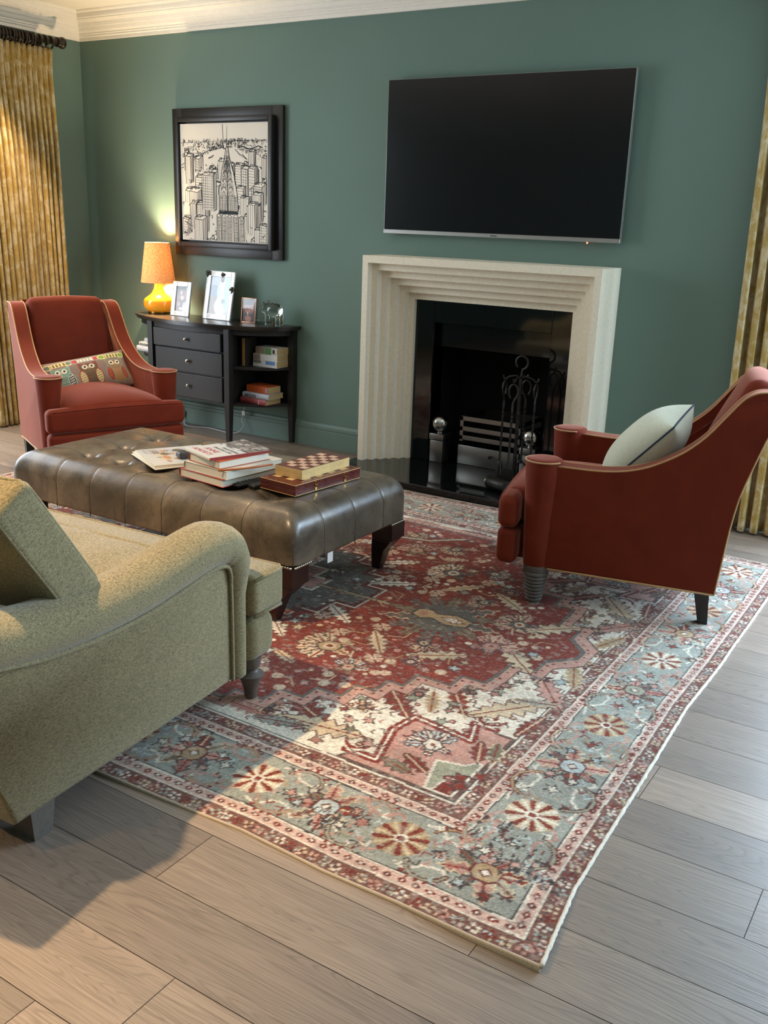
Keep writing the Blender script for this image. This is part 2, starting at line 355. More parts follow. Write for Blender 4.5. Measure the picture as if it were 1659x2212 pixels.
# ---------------------------------------------------------------- painted canvases (colour stored per vertex)
class Canvas:
    def __init__(s, x0, y0, x1, y1, cell, bg):
        s.x0, s.y0, s.c = x0, y0, cell; s.w = int(round((x1-x0)/cell))+1; s.h = int(round((y1-y0)/cell))+1
        s.a = np.zeros((s.h, s.w, 3), np.float32); s.a[:] = bg
    def win(s, x0, y0, x1, y1):
        i0 = max(0, int((x0-s.x0)/s.c)); i1 = min(s.w, int((x1-s.x0)/s.c)+2)
        j0 = max(0, int((y0-s.y0)/s.c)); j1 = min(s.h, int((y1-s.y0)/s.c)+2)
        if i1 <= i0 or j1 <= j0: return None
        X, Y = np.meshgrid(s.x0+np.arange(i0, i1)*s.c, s.y0+np.arange(j0, j1)*s.c); return slice(j0, j1), slice(i0, i1), X, Y
    def poly(s, pts, col):
        P = np.array(pts, float); w = s.win(P[:, 0].min(), P[:, 1].min(), P[:, 0].max(), P[:, 1].max())
        if w is None: return
        J, I, X, Y = w; ins = np.zeros(X.shape, bool); n = len(P)
        for k in range(n):
            xa, ya = P[k]; xb, yb = P[(k+1) % n]
            if ya == yb: continue
            cond = (ya > Y) != (yb > Y); ins ^= cond & (X < (xb-xa)*(Y-ya)/(yb-ya)+xa)
        s.a[J, I][ins] = col
    def disc(s, x, y, r, col, ry=None):
        ry = ry or r; w = s.win(x-r, y-ry, x+r, y+ry)
        if w is None: return
        J, I, X, Y = w; s.a[J, I][((X-x)/r)**2+((Y-y)/ry)**2 <= 1] = col
    def line(s, pts, wd, col):
        for (xa, ya), (xb, yb) in zip(pts, pts[1:]):
            w = s.win(min(xa, xb)-wd, min(ya, yb)-wd, max(xa, xb)+wd, max(ya, yb)+wd)
            if w is None: continue
            J, I, X, Y = w; dx, dy = xb-xa, yb-ya; L = dx*dx+dy*dy+1e-12
            t = np.clip(((X-xa)*dx+(Y-ya)*dy)/L, 0, 1); s.a[J, I][(X-xa-t*dx)**2+(Y-ya-t*dy)**2 <= (wd/2)**2] = col
    def rect(s, x0, y0, x1, y1, col): s.poly([(x0, y0), (x1, y0), (x1, y1), (x0, y1)], col)
    def mesh(s, name, fn, m, parent=None, smooth=True):
        """grid mesh whose vertices carry the painted colour; fn(X, Y) -> (n, 3) positions"""
        X, Y = np.meshgrid(s.x0+np.arange(s.w)*s.c, s.y0+np.arange(s.h)*s.c)
        co = fn(X.ravel(), Y.ravel()).astype(np.float32); me = bpy.data.meshes.new(name)
        idx = np.arange(s.w*s.h).reshape(s.h, s.w)
        q = np.stack([idx[:-1, :-1], idx[:-1, 1:], idx[1:, 1:], idx[1:, :-1]], -1).reshape(-1, 4)
        me.vertices.add(len(co)); me.vertices.foreach_set('co', co.ravel())
        me.loops.add(q.size); me.loops.foreach_set('vertex_index', q.ravel().astype(np.int32))
        me.polygons.add(len(q)); me.polygons.foreach_set('loop_start', np.arange(0, q.size, 4, dtype=np.int32))
        try: me.polygons.foreach_set('loop_total', np.full(len(q), 4, np.int32))
        except Exception: pass
        me.update(calc_edges=True)
        at = me.color_attributes.new('paint', 'FLOAT_COLOR', 'POINT')
        at.data.foreach_set('color', np.concatenate([s.a.reshape(-1, 3), np.ones((s.w*s.h, 1), np.float32)], 1).ravel())
        me.polygons.foreach_set('use_smooth', [smooth]*len(q)); me.materials.append(m)
        return link(bpy.data.objects.new(name, me), parent)

# ================================================================ THE SETTING
XL, XR, YB, ZC = -3.96, 3.5, -6.8, 2.75
S = 'structure'
def wall(name, boxes):
    bm = B()
    for b in boxes: box(bm, *b)
    return finish(name, bm, MT['wall'], smooth=False, kind=S)
DX0, DX1, DZ = 1.28, 3.35, 2.25
FX0, FX1, FZ = -1.04, -0.22, 0.90
wall('wall_back', [(XL-.2, FX0, 0, .2, 0, 2.8), (FX0, FX1, 0, .2, FZ, 2.8), (FX1, DX0, 0, .2, 0, 2.8), (DX0, DX1, 0, .2, DZ, 2.8), (DX1, XR+.2, 0, .2, 0, 2.8)])
LY0, LY1 = -3.3, -1.2
wall('wall_left', [(XL-.2, XL, LY1, 0, 0, 2.8), (XL-.2, XL, LY0, LY1, 2.25, 2.8), (XL-.2, XL, YB, LY0, 0, 2.8)])
wall('wall_right', [(XR, XR+.2, -.2, 0, 0, 2.8), (XR, XR+.2, -1.75, -.2, 2.3, 2.8), (XR, XR+.2, -1.75, -.2, 0, .4), (XR, XR+.2, YB, -1.75, 0, 2.8)])
wall('wall_front', [(XL-.2, XR+.2, YB-.2, YB, 0, 2.8)])
bm = B(); box(bm, XL-.2, XR+.2, YB-.2, .2, ZC, ZC+.1); finish('ceiling', bm, MT['ceiling'], smooth=False, kind=S)

# floor of oak planks: every plank a face with its own tone and grain offset
bm = B(); uvl = bm.loops.layers.uv.new('plank'); tl = bm.faces.layers.float.new('plank_tone')
PW, PY0 = 0.1942, -3.955
JOINTS = {2: 0.458, 5: 1.634, 0: 0.71, 1: -0.45, 3: 1.165, 4: 3.0}
k = int((YB-PY0)/PW)-1
while PY0+k*PW < 0.0:
    ya, yb = PY0+k*PW, min(0.0, PY0+(k+1)*PW)
    off = JOINTS.get(k+1, rnd.uniform(0, 1.9)); xs = [XL-.1]
    x = off-math.floor((off-XL)/2.3)*2.3
    while x < XR+.1:
        if x > xs[-1]+.12: xs.append(x)
        x += 2.3
    xs.append(XR+.1)
    for xa, xb in zip(xs, xs[1:]):
        g = .0009
        f = bm.faces.new([bm.verts.new(p) for p in ((xa+g, ya+g, 0), (xb-g, ya+g, 0), (xb-g, yb-g, 0), (xa+g, yb-g, 0))])
        f[tl] = rnd.random(); du, dv = rnd.uniform(0, 40), rnd.uniform(0, 40)
        for lp in f.loops: lp[uvl].uv = (lp.vert.co.x+du, lp.vert.co.y+dv)
    k += 1
for f in bm.faces: f.material_index = 0
box(bm, XL-.2, XR+.2, YB-.2, .6, -.06, -.0015, mi=1)
finish('floor', bm, [MT['oak'], MT['gap']], smooth=False, kind=S)

# cornice and skirting
CP = [(0, 2.578), (.014, 2.578), (.014, 2.598), (.022, 2.602), (.022, 2.612), (.028, 2.616), (.028, 2.624), (.040, 2.634), (.048, 2.650), (.050, 2.655), (.056, 2.657), (.066, 2.680), (.086, 2.694), (.092, 2.696), (.092, 2.703), (.104, 2.706), (.106, 2.716), (.106, 2.734), (.122, 2.736), (.128, 2.742), (.130, 2.752), (0, 2.752)]
def run(name, prof, p, q, inward, m, corner0=True, corner1=True):
    """moulding from p to q along a wall; mitred where it meets another wall"""
    p, q, n = Vector(p), Vector(q), Vector(inward); t = (q-p).normalized(); bm = B()
    ra = [p+n*d+t*(d if corner0 else 0)+Vector((0, 0, z)) for d, z in prof]; rb = [q+n*d-t*(d if corner1 else 0)+Vector((0, 0, z)) for d, z in prof]
    loft(bm, [ra, rb]); return finish(name, bm, m, smooth=False, kind=S)
run('trim_1', CP, (XL, 0, 0), (XR, 0, 0), (0, -1, 0), MT['cornice'])
run('trim_2', CP, (XL, YB, 0), (XL, 0, 0), (1, 0, 0), MT['cornice'])
run('trim_3', CP, (XR, 0, 0), (XR, YB, 0), (-1, 0, 0), MT['cornice'])
SP = [(0, 0), (.022, 0), (.022, .108), (.018, .111), (.018, .116), (.021, .119), (.021, .131), (.016, .135), (.016, .139), (.012, .150), (.006, .156), (0, .156)]
run('baseboard_back', SP, (XL, 0, 0), (-1.337, 0, 0), (0, -1, 0), MT['skirting'], True, False)
run('baseboard_right_of_chimney', SP, (.115, 0, 0), (DX0, 0, 0), (0, -1, 0), MT['skirting'], False, False).name = 'baseboard_back.001'
run('baseboard_left', SP, (XL, LY1, 0), (XL, 0, 0), (1, 0, 0), MT['skirting'], False, True)
run('baseboard_left.001', SP, (XL, YB, 0), (XL, LY0, 0), (1, 0, 0), MT['skirting'], True, False)
run('baseboard_right', SP, (XR, 0, 0), (XR, YB, 0), (-1, 0, 0), MT['skirting'])

def glazed(name, origin, ux, w, z0, z1, leaves, nrm):
    """glazed frame: leaves side by side along ux starting at origin"""
    o = Vector(origin); u = Vector(ux); n = Vector(nrm); root = None
    mat = Matrix((u, n, Vector((0, 0, 1)))).transposed().to_4x4(); mat.translation = o
    bm = B()
    for (a, b, c, d) in ((0, .06, z0, z1), (w-.06, w, z0, z1), (0, w, z1-.06, z1), (0, w, z0, z0+.04)): box(bm, a, b, -.04, .04, c, d, .004, 1, mat=mat)
    root = finish(name, bm, MT['cornice'], kind=S)
    lw = (w-.12)/leaves
    for i in range(leaves):
        a = .06+i*lw; bm = B(); s = .07
        for q in ((a, a+s, z0+.04, z1-.06), (a+lw-s, a+lw, z0+.04, z1-.06), (a+s, a+lw-s, z1-.06-s, z1-.06), (a+s, a+lw-s, z0+.04, z0+.04+s*1.6)): box(bm, q[0], q[1], -.022, .022, q[2], q[3], .003, 1, mat=mat)
        finish('sash', bm, MT['cornice'], root)
        bm = B(); box(bm, a+s, a+lw-s, -.004, .004, z0+.04+s*1.6, z1-.06-s, mat=mat); finish('pane', bm, MT['window_glass'], root, False)
glazed('door_1', (DX0, .10, 0), (1, 0, 0), DX1-DX0, 0, DZ, 2, (0, 1, 0))
glazed('window_1', (XL-.10, LY0, 0), (0, 1, 0), LY1-LY0, 0, 2.25, 2, (-1, 0, 0))
glazed('window_2', (XR+.10, -1.75, 0), (0, 1, 0), 1.55, .4, 2.3, 2, (-1, 0, 0))

for k, (x, y, e, cone) in enumerate(DOWNLIGHTS):
    t = thing('ceiling_downlight', 'round recessed downlight with a white ring set in the ceiling', 'ceiling light', (x, y, ZC), group='recessed ceiling downlights')
    bm = B(); lathe(bm, [(.034, -.001), (.034, -.004), (.046, -.006), (.050, -.003), (.050, .0)], 28); finish('trim_ring', bm, MT['cornice'], t)
    bm = B(); lathe(bm, [(.0, -.0015), (.033, -.0015), (.033, -.0005)], 24); finish('lens', bm, MT['lens'], t)
    d = bpy.data.lights.new('downlight_beam', 'SPOT'); d.energy = e; d.color = WARM; d.spot_size = R(cone); d.spot_blend = 0.6; d.shadow_soft_size = 0.03
    o = bpy.data.objects.new('downlight_beam', d); link(o, t); o.location = (0, 0, -.012)

# ---------------------------------------------------------------- fireplace
fp = thing('fireplace_surround', 'pale stepped limestone fireplace surround standing on the black hearth', 'fireplace', (-.611, 0, .042))
fp.location = (0, 0, 0)
n = 6; w = .0377; dz = .0408; dy = .0455
bm = B()
for i in range(n):
    xa, xb, zt = -1.337+w*i, .115-w*i, 1.260-dz*i; y = -.282+dy*i
    for (a, b, c, d) in ((xa, xa+w, .042, zt), (xb-w, xb, .042, zt), (xa+w, xb-w, zt-dz, zt)): box(bm, a, b, y, -.001, c, d)
finish('stepped_surround', bm, MT['limestone'], fp, False)
bm = B()
for (a, b, c, d) in ((-1.1108, -.985, .042, 1.0152), (-.237, -.1112, .042, 1.0152), (-.985, -.237, .885, 1.0152)): box(bm, a, b, -.028, -.002, c, d, .003, 1)
finish('granite_slip', bm, MT['granite'], fp, False)
bm = B(); box(bm, FX0+.002, FX1-.002, .03, .05, .745, FZ-.002); finish('smoke_hood', bm, MT['granite'], fp, False)
bm = B()
for q in ((FX0-.02, FX0, .001, .5, 0, FZ+.1), (FX1, FX1+.02, .001, .5, 0, FZ+.1), (FX0, FX1, .46, .5, 0, FZ+.1), (FX0, FX1, .06, .5, FZ, FZ+.02)): box(bm, *q)
finish('firebox', bm, MT['soot'], fp, False)
h = thing('hearth_slab', 'black polished granite hearth slab on the floor before the fireplace', 'hearth', (0, 0, 0))
bm = B(); box(bm, -1.37, .15, -.56, -.0005, .0, .042, .002, 1); box(bm, FX0+.001, FX1-.001, -.001, .455, .0, .0415); finish('slab', bm, MT['granite'], h, False)

def andiron(x, label):
    t = thing('fire_dog', label, 'andiron', (x, .018, .042), group='steel fire dogs')
    bm = B(); box(bm, -.045, .045, -.045, .045, 0, .135, .004); finish('post', bm, MT['steel'], t, angle=30)
    bm = B(); box(bm, -.05, .05, -.05, .05, .137, .178, .006); finish('capital', bm, MT['steel'], t, angle=30)
    bm = B(); lathe(bm, [(.02, .178), (.02, .19)], 16); uvsphere(bm, (0, 0, .236), .054, 28, 18); finish('ball', bm, MT['nickel'], t)
andiron(-.93, 'square steel fire dog with a round ball, left of the grate')
andiron(-.325, 'square steel fire dog behind the fire tools, right of the grate')
g = thing('fire_grate', 'low steel fire basket with flat bars inside the black fireplace', 'grate', (-.605, .05, .042))
bm = B(); x0, x1, d = -.205, .195, .30
for z in (.150, .205, .268): box(bm, x0, x1, -.006, .006, z, z+.028, .002, 1)
box(bm, x0, x0+.022, -.006, .006, .14, .296, .002, 1); box(bm, x1-.022, x1, -.006, .006, .14, .296, .002, 1)
finish('front_bars', bm, MT['steel'], g, angle=30)
bm = B()
for s in (x0, x1-.012):
    for z in (.150, .205, .268): box(bm, s, s+.012, .0065, d, z, z+.028, .002, 1)
box(bm, x0, x1, d, d+.012, .15, .296); box(bm, x0+.013, x1-.013, .007, d-.001, .15, .16); finish('basket', bm, MT['iron'], g, angle=30)
bm = B(); box(bm, x0-.004, x1+.004, -.012, .0, 0, .118, .003); box(bm, x0, x0+.01, .001, d-.01, 0, .118); box(bm, x1-.01, x1, .001, d-.01, 0, .118); finish('ash_pan', bm, MT['steel'], g, angle=30)
bm = B(); lathe(bm, [(.004, 0), (.004, -.012), (.010, -.016), (.011, -.022), (.006, -.027)], 14, (.02, -.012, .075), axis='y'); finish('knob', bm, MT['iron'], g)

# companion set: stand with four tools
cx, cy = -.315, -.215
st = thing('fire_tool_stand', 'black wrought iron fire tool stand with a ring top on the hearth', 'fire tool stand', (cx, cy, .042))
bm = B(); lathe(bm, [(.0, .018), (.085, .018), (.092, .024), (.09, .032), (.03, .042), (.012, .05)], 28)
for a in (20, 140, 260): tube(bm, [(.05*math.cos(R(a)), .05*math.sin(R(a)), .022), (.10*math.cos(R(a)), .10*math.sin(R(a)), .018), (.115*math.cos(R(a)), .115*math.sin(R(a)), .004)], .007)
finish('base', bm, MT['iron'], st)
bm = B(); N_ = 40
rings = []
for i in range(N_+1):
    z = .05+.57*i/N_; tw = 2*math.pi*3*max(0, min(1, (i-8)/18)); s = .0095
    rings.append([(s*1.2*math.cos(tw+math.pi/4+k*math.pi/2), s*1.2*math.sin(tw+math.pi/4+k*math.pi/2), z) for k in range(4)])
loft(bm, rings); finish('stem', bm, MT['iron'], st, angle=60)
bm = B(); tube(bm, [(0, 0, .61), (.006, 0, .655)]+[(.036*math.sin(a), 0, .695-.036*math.cos(a)) for a in [R(10+i*17) for i in range(19)]], .006); finish('ring_handle', bm, MT['iron'], st)
hang = []
bm = B()
for a in (92, 182, 272, 2):
    c, s = math.cos(R(a)), math.sin(R(a)); pts = [(0, 0, .612), (.03*c, .03*s, .622), (.07*c, .07*s, .612), (.088*c, .088*s, .596), (.10*c, .10*s, .600), (.106*c, .106*s, .618)]
    tube(bm, pts, .0055); hang.append((.092*c, .092*s, a))
finish('hook_arms', bm, MT['iron'], st)
def tool(i, name, label):
    hx, hy, a = hang[i]; t = thing(name, label, 'fire tool', (cx+hx, cy+hy, .042), R(a), group='fire tools on the stand')
    bm = B(); zt = .588; rr = []
    for k in range(31):
        z = .11+.37*k/30; tw = 2*math.pi*2*max(0, min(1, (k-10)/16)); rr.append([(.0058*1.2*math.cos(tw+q*math.pi/2), .0058*1.2*math.sin(tw+q*math.pi/2), z) for q in range(4)])
    loft(bm, rr); finish('shaft', bm, MT['iron'], t, angle=60)
    bm = B(); tube(bm, [(0, 0, .475)]+[(0, .026*math.sin(u), .545-.042*math.cos(u)*1.0+.0*u) for u in [R(25+i2*19) for i2 in range(17)]], .0055); finish('loop_handle', bm, MT['iron'], t)
    bm = B()
    if name == 'poker': tube(bm, [(0, 0, .12), (0, 0, .05), (0, .0, .03)], [.006, .006, .002]); tube(bm, [(0, 0, .07), (0, .018, .06), (0, .024, .075)], [.005, .004, .003])
    elif name == 'hearth_shovel':
        loft(bm, [[(.012, -.03+.0, .115), (.012, .03, .115), (.005, .03, .115), (.005, -.03, .115)], [(.016, -.045, .05), (.016, .045, .05), (.010, .045, .05), (.010, -.045, .05)], [(.014, -.04, .012), (.014, .04, .012), (.010, .04, .012), (.010, -.04, .012)]])
    elif name == 'hearth_brush':
        lathe(bm, [(.008, .13), (.014, .12), (.016, .105)], 14); lathe(bm, [(.016, .105), (.026, .05), (.024, .022)], 18)
    else:
        for s in (-1, 1): tube(bm, [(0, 0, .13), (0, .028*s, .10), (0, .034*s, .07), (0, .012*s, .036), (0, .004*s, .028)], .005)
    finish('working_end', bm, MT['iron'], t)
tool(0, 'fire_tongs', 'wrought iron fire tongs with forked end hanging at the back of the tool stand')
tool(1, 'hearth_brush', 'wrought iron hearth brush hanging at the back left of the tool stand')
tool(2, 'hearth_shovel', 'wrought iron hearth shovel hanging at the front left of the tool stand')
tool(3, 'poker', 'thin wrought iron poker hanging at the front right of the tool stand')
t = thing('log_roller', 'dark iron roll with a steel cap lying on the hearth before the tool stand', 'fireside roll', (-.335, -.375, .042), R(-20))
bm = B(); lathe(bm, [(.0, -.07), (.034, -.07), (.036, -.066), (.036, .066), (.034, .07)], 24, (0, 0, .036), axis='x'); finish('body', bm, MT['iron'], t)
bm = B(); lathe(bm, [(.018, -.072), (.020, -.088), (.012, -.094)], 18, (0, 0, .036), axis='x'); finish('end_cap', bm, MT['steel'], t)

# ---------------------------------------------------------------- television and picture
tv = thing('television', 'large flat black television with thin silver edge on the wall above the fireplace', 'television', (-.614, -.03, 1.384))
bm = B(); box(bm, -.726, .726, -.030, .0, 0, .838, .003, 2); finish('casing', bm, MT['tv_silver'], tv, angle=30)
bm = B(); box(bm, -.7225, .7225, -.0315, -.0295, .022, .8355); finish('screen', bm, MT['screen'], tv, False)
bm = B(); box(bm, -.726, .726, -.034, -.030, 0, .0205, .0015, 1); finish('lower_bezel', bm, MT['tv_silver'], tv, angle=30)
bm = B(); box(bm, -.02, .02, -.0343, -.0341, .008, .0125); finish('badge', bm, MT['ink'], tv, False)
bm = B(); lathe(bm, [(.0, -.008), (.004, -.007), (.004, .0)], 12, (.545, -.02, -.001)); finish('standby_light', bm, MT['led'], tv)
bm = B(); box(bm, -.25, .25, -.0, .0285, .25, .60); finish('wall_bracket', bm, MT['black'], tv, False)

# ================================================================ RUG
RX0, RX1, RY0, RY1 = -2.75, 1.262, -3.525, -0.585
RL, RW = RX1-RX0, RY1-RY0
RC = (RX0+RL/2, RY0+RW/2)
K = {k: np.array(lin(v), np.float32) for k, v in dict(red=(116, 43, 26), dred=(94, 42, 32), ivory=(208, 198, 180), cream=(188, 168, 138), pink=(178, 134, 119), salmon=(158, 108, 94), teal=(143, 144, 132), sage=(142, 142, 120), brown=(92, 66, 56), slate=(92, 86, 78), dark=(64, 54, 50), gold=(160, 134, 98), sky=(168, 176, 172), olive=(108, 100, 78), rust=(112, 74, 62), blush=(192, 160, 144)).items()}
def paint_rug():
    r = random.Random(23); c = Canvas(0, 0, RL, RW, .0043, K['teal'])
    X, Y = np.meshgrid(np.arange(c.w)*c.c, np.arange(c.h)*c.c)
    D = np.minimum(np.minimum(X, RL-X)*1.10, np.minimum(Y, RW-Y))
    nz = np.array([[r.uniform(-1, 1) for _ in range(60)] for _ in range(60)])
    fy, fx = Y/RW*58, X/RL*58; iy, ix = fy.astype(int), fx.astype(int); ty, tx = fy-iy, fx-ix
    N_ = (nz[iy, ix]*(1-ty)*(1-tx)+nz[iy+1, ix]*ty*(1-tx)+nz[iy, ix+1]*(1-ty)*tx+nz[iy+1, ix+1]*ty*tx)
    Dw = D+N_*.0035
    def band(a, b, col): c.a[(Dw >= a) & (Dw < b)] = K[col]
    band(-1, .05, 'rust'); band(.05, .055, 'ivory'); band(.055, .086, 'blush'); band(.086, .092, 'ivory'); band(.092, .097, 'dark')
    band(.318, .323, 'dark'); band(.323, .328, 'ivory'); band(.328, .358, 'blush'); band(.358, .363, 'ivory'); band(.363, .412, 'rust'); band(.412, .420, 'ivory'); band(.420, .424, 'dark')
    band(.424, 9, 'ivory')
    # small repeats along every stripe
    def ring(d, step, fn):
        dx = d/1.10
        L1, L2 = RL-2*dx, RW-2*d
        for n_, p, q, tt in ((int(L1/step), (dx, d), (RL-dx, d), 0), (int(L2/step), (RL-dx, d), (RL-dx, RW-d), 90), (int(L1/step), (RL-dx, RW-d), (dx, RW-d), 180), (int(L2/step), (dx, RW-d), (dx, d), 270)):
            for i in range(n_):
                t = (i+.5)/n_; fn(p[0]+(q[0]-p[0])*t, p[1]+(q[1]-p[1])*t, R(tt), i)
    def loc(x, y, a, s, pts): ca, sa = math.cos(a), math.sin(a); return [(x+(px*ca-py*sa)*s, y+(px*sa+py*ca)*s) for px, py in pts]
    def dia(x, y, a, i): c.poly(loc(x, y, a, .011, [(1.3, 0), (0, 1), (-1.3, 0), (0, -1)]), K['red' if i % 2 else 'dred']); c.disc(x, y, .0035, K['ivory'])
    ring(.071, .036, dia); ring(.343, .036, dia)
    def flo(x, y, a, i):
        col = ('pink', 'teal', 'ivory', 'red', 'cream')[i % 5]
        for q in range(4): c.disc(x+.0105*math.cos(q*math.pi/2+i), y+.0105*math.sin(q*math.pi/2+i), .0052, K[col])
        c.disc(x, y, .0045, K['dred'])
        for q in range(5): c.disc(x+r.uniform(-.02, .02), y+r.uniform(-.02, .02), .0034, K[r.choice(('cream', 'dark', 'dred', 'blush', 'sky'))])
    ring(.025, .034, flo); ring(.388, .034, flo)
    def out(pts, col, oc='dark', w=.006):
        c.poly(pts, K[col])
        if oc: c.line(list(pts)+[pts[0]], w, K[oc])
    def rosette(x, y, s, cols, n_=8, oc='cream', pw=.36):
        c.disc(x, y, s, K[oc])
        for q in range(n_*2):
            a = q*math.pi/n_; w = math.pi/n_*(pw if q % 2 else .34); col = cols[q % 2]
            c.poly([(x+s*.22*math.cos(a-w), y+s*.22*math.sin(a-w)), (x+s*.95*math.cos(a-w*.7), y+s*.95*math.sin(a-w*.7)), (x+s*1.04*math.cos(a), y+s*1.04*math.sin(a)), (x+s*.95*math.cos(a+w*.7), y+s*.95*math.sin(a+w*.7)), (x+s*.22*math.cos(a+w), y+s*.22*math.sin(a+w))], K[col])
        c.disc(x, y, s*.26, K['ivory']); c.disc(x, y, s*.15, K['red'])
    def leaf(x, y, a, s, col, oc='dark', teeth=7, wid=.34):
        L_ = []; U = []
        for q in range(teeth+1):
            t = q/teeth; w = wid*math.sin(math.pi*(.12+.86*t))
            L_ += [(t*2-1, w*.55), (t*2-1+.16, w*1.15)]; U += [(t*2-1, -w*.55), (t*2-1+.16, -w*1.15)]
        p = loc(x, y, a, s, [(-1.05, 0)]+L_+[(1.25, 0)]+U[::-1]); out(p, col, oc if r.random() < .6 else ('cream' if col not in ('cream', 'ivory') else 'dred'), .005)
        c.line(loc(x, y, a, s, [(-.9, 0), (1.0, 0)]), .006, K['red' if col != 'red' else 'cream'])
    def palm(x, y, a, s, c1, c2, c3):
        for q in range(-3, 4):
            b = a+q*.42; leaf(x+s*.62*math.cos(b), y+s*.62*math.sin(b), b, s*.42, (c1, c2)[q % 2], 'dark', 3, .55)
        for q in (-2.6, 2.6): leaf(x+s*.45*math.cos(a+q), y+s*.45*math.sin(a+q), a+q, s*.36, c3, 'dark', 3, .5)
        out(loc(x, y, a, s*.42, [(1, 0), (.4, .8), (-.6, .7), (-.9, 0), (-.6, -.7), (.4, -.8)]), c3, 'dark', .006); c.disc(x, y, s*.2, K[c1]); c.disc(x, y, s*.1, K['red'])
    def hookvine(x, y, a, s, col):
        p = loc(x, y, a, s, [(-1, -.2), (-.75, .25), (-.2, .5), (.35, .45), (.75, .1), (.95, -.35)]); c.line(p, .015, K['dred' if r.random() < .6 else 'salmon']); c.line(p, .007, K[col])
        for q in range(5):
            px, py = loc(x, y, a, s, [(-.8+q*.4, .28+.32*math.sin(q*.75))])[0]; c.poly(loc(px, py, a, .011, [(-.7, 0), (.0, 1.6), (.7, 0)]), K['red'])
    def sprig(x, y, a, s, col):
        out(loc(x, y, a, s, [(0, -.9), (.35, -.2), (1, .1), (.4, .35), (.5, 1), (0, .55), (-.5, 1), (-.4, .35), (-1, .1), (-.35, -.2)]), col, 'dark', .004)
    # main border: alternating palmettes and rosettes joined by angular vines
    def border(p, q, ang, first, nmot):
        for i in range(nmot):
            t = i/(nmot-1); x = p[0]+(q[0]-p[0])*t; y = p[1]+(q[1]-p[1])*t
            ca, sa = math.cos(ang), math.sin(ang); st = math.hypot(q[0]-p[0], q[1]-p[1])/(nmot-1)
            P_ = lambda u, v: (x+u*ca-v*sa, y+u*sa+v*ca)
            if i < nmot-1:
                sg = 1 if i % 2 else -1
                for v0 in (1, -1):
                    c.line([P_(.03, .085*v0*sg), P_(st*.30, .098*v0*sg), P_(st*.42, .06*v0*sg), P_(st*.62, .052*v0*sg), P_(st*.78, .092*v0*sg), P_(st-.03, .07*v0*sg)], .0085, K[('pink', 'ivory')[i % 2]])
                    hx, hy = P_(st*(.5 if v0 > 0 else .46), .082*v0); hookvine(hx, hy, ang+(0 if v0 > 0 else math.pi), st*.24, r.choice(('gold', 'sage', 'cream')))
                hx, hy = P_(st*.5, 0); sprig(hx, hy, ang+r.choice((0, math.pi)), .024, r.choice(('pink', 'ivory', 'red', 'salmon')))
                for _ in range(34):
                    hx, hy = P_(r.uniform(.03, st-.03), r.uniform(-.10, .10)); k_ = r.choice(('red', 'ivory', 'pink', 'sky', 'dark', 'gold', 'salmon', 'sage'))
                    if r.random() < .5: c.disc(hx, hy, r.uniform(.003, .007), K[k_])
                    else: a5 = r.random()*6.28; c.line([(hx, hy), (hx+.02*math.cos(a5), hy+.02*math.sin(a5)), (hx+.026*math.cos(a5+.9), hy+.026*math.sin(a5+.9))], .0055, K[k_])
            if (i+first) % 2: rosette(x, y, .070, (('ivory', 'red'), ('cream', 'red'))[i % 4 > 1], 8, 'gold' if i % 4 > 1 else 'cream', .50)
            else:
                for q2 in range(8):
                    a2 = ang+q2*math.pi/4+.3; leaf(*P_(.058*math.cos(q2*math.pi/4+.3), .058*math.sin(q2*math.pi/4+.3)), a2, (.046, .034)[q2 % 2], ('pink', 'olive', 'salmon', 'slate', 'pink', 'sage', 'red', 'salmon')[(q2+i) % 8], 'dark', 3, .55)
                out([P_(*u) for u in ((.034, .016), (.016, .036), (-.016, .036), (-.034, .016), (-.034, -.016), (-.016, -.036), (.016, -.036), (.034, -.016))], ('gold', 'sage', 'sky')[i % 3], 'dred', .006)
                out([P_(*u) for u in ((.015, 0), (0, .015), (-.015, 0), (0, -.015))], 'ivory', 'dred', .005)
                for u in ((.075, .035), (-.07, .04), (.07, -.045), (-.075, -.03)): sprig(*P_(*u), r.random()*6.28, .021, r.choice(('ivory', 'red', 'pink', 'sky')))
    b = .2075; bx = .190
    border((bx, b), (RL-bx, b), 0, 0, 17); border((bx, RW-b), (RL-bx, RW-b), math.pi, 0, 17)
    border((RL-bx, b), (RL-bx, RW-b), math.pi/2, 0, 10); border((bx, b), (bx, RW-b), math.pi/2, 0, 10)
    # worn, abraded patches of the border (bare grey foundation)
    for x, y, s in ((3.86, .30, .05), (3.92, .26, .03), (3.80, .36, .04), (3.4, .16, .03), (2.3, .2, .03)):
        for _ in range(50):
            a, q = x+r.gauss(0, s), y+r.gauss(0, s*.8); c.line([(a, q), (a+r.uniform(-.004, .004), q+r.uniform(.004, .02))], .005, K[r.choice(('dark', 'slate', 'sky', 'dark'))])
    # ---- field
    cx, cy = RL/2, RW/2; F0 = (.424/1.10+.005, .429, RL-.424/1.10-.005, RW-.429)
    infield = lambda x, y: F0[0]+.03 < x < F0[2]-.03 and F0[1]+.03 < y < F0[3]-.03
    half = [(.81, -2.08), (.73, -2.165), (.73, -2.25), (.64, -2.25), (.64, -2.35), (.63, -2.44), (.545, -2.44), (.545, -2.52), (.42, -2.52), (.42, -2.615), (.365, -2.615), (.365, -2.70), (.295, -2.70), (.295, -2.79), (.2, -2.79), (.2, -2.87), (.11, -2.87), (.11, -2.955), (-.0, -2.955), (-.0, -3.02), (-.75, -3.02)]
    q1 = [(x-RX0-cx, y-RY0-cy) for x, y in half]
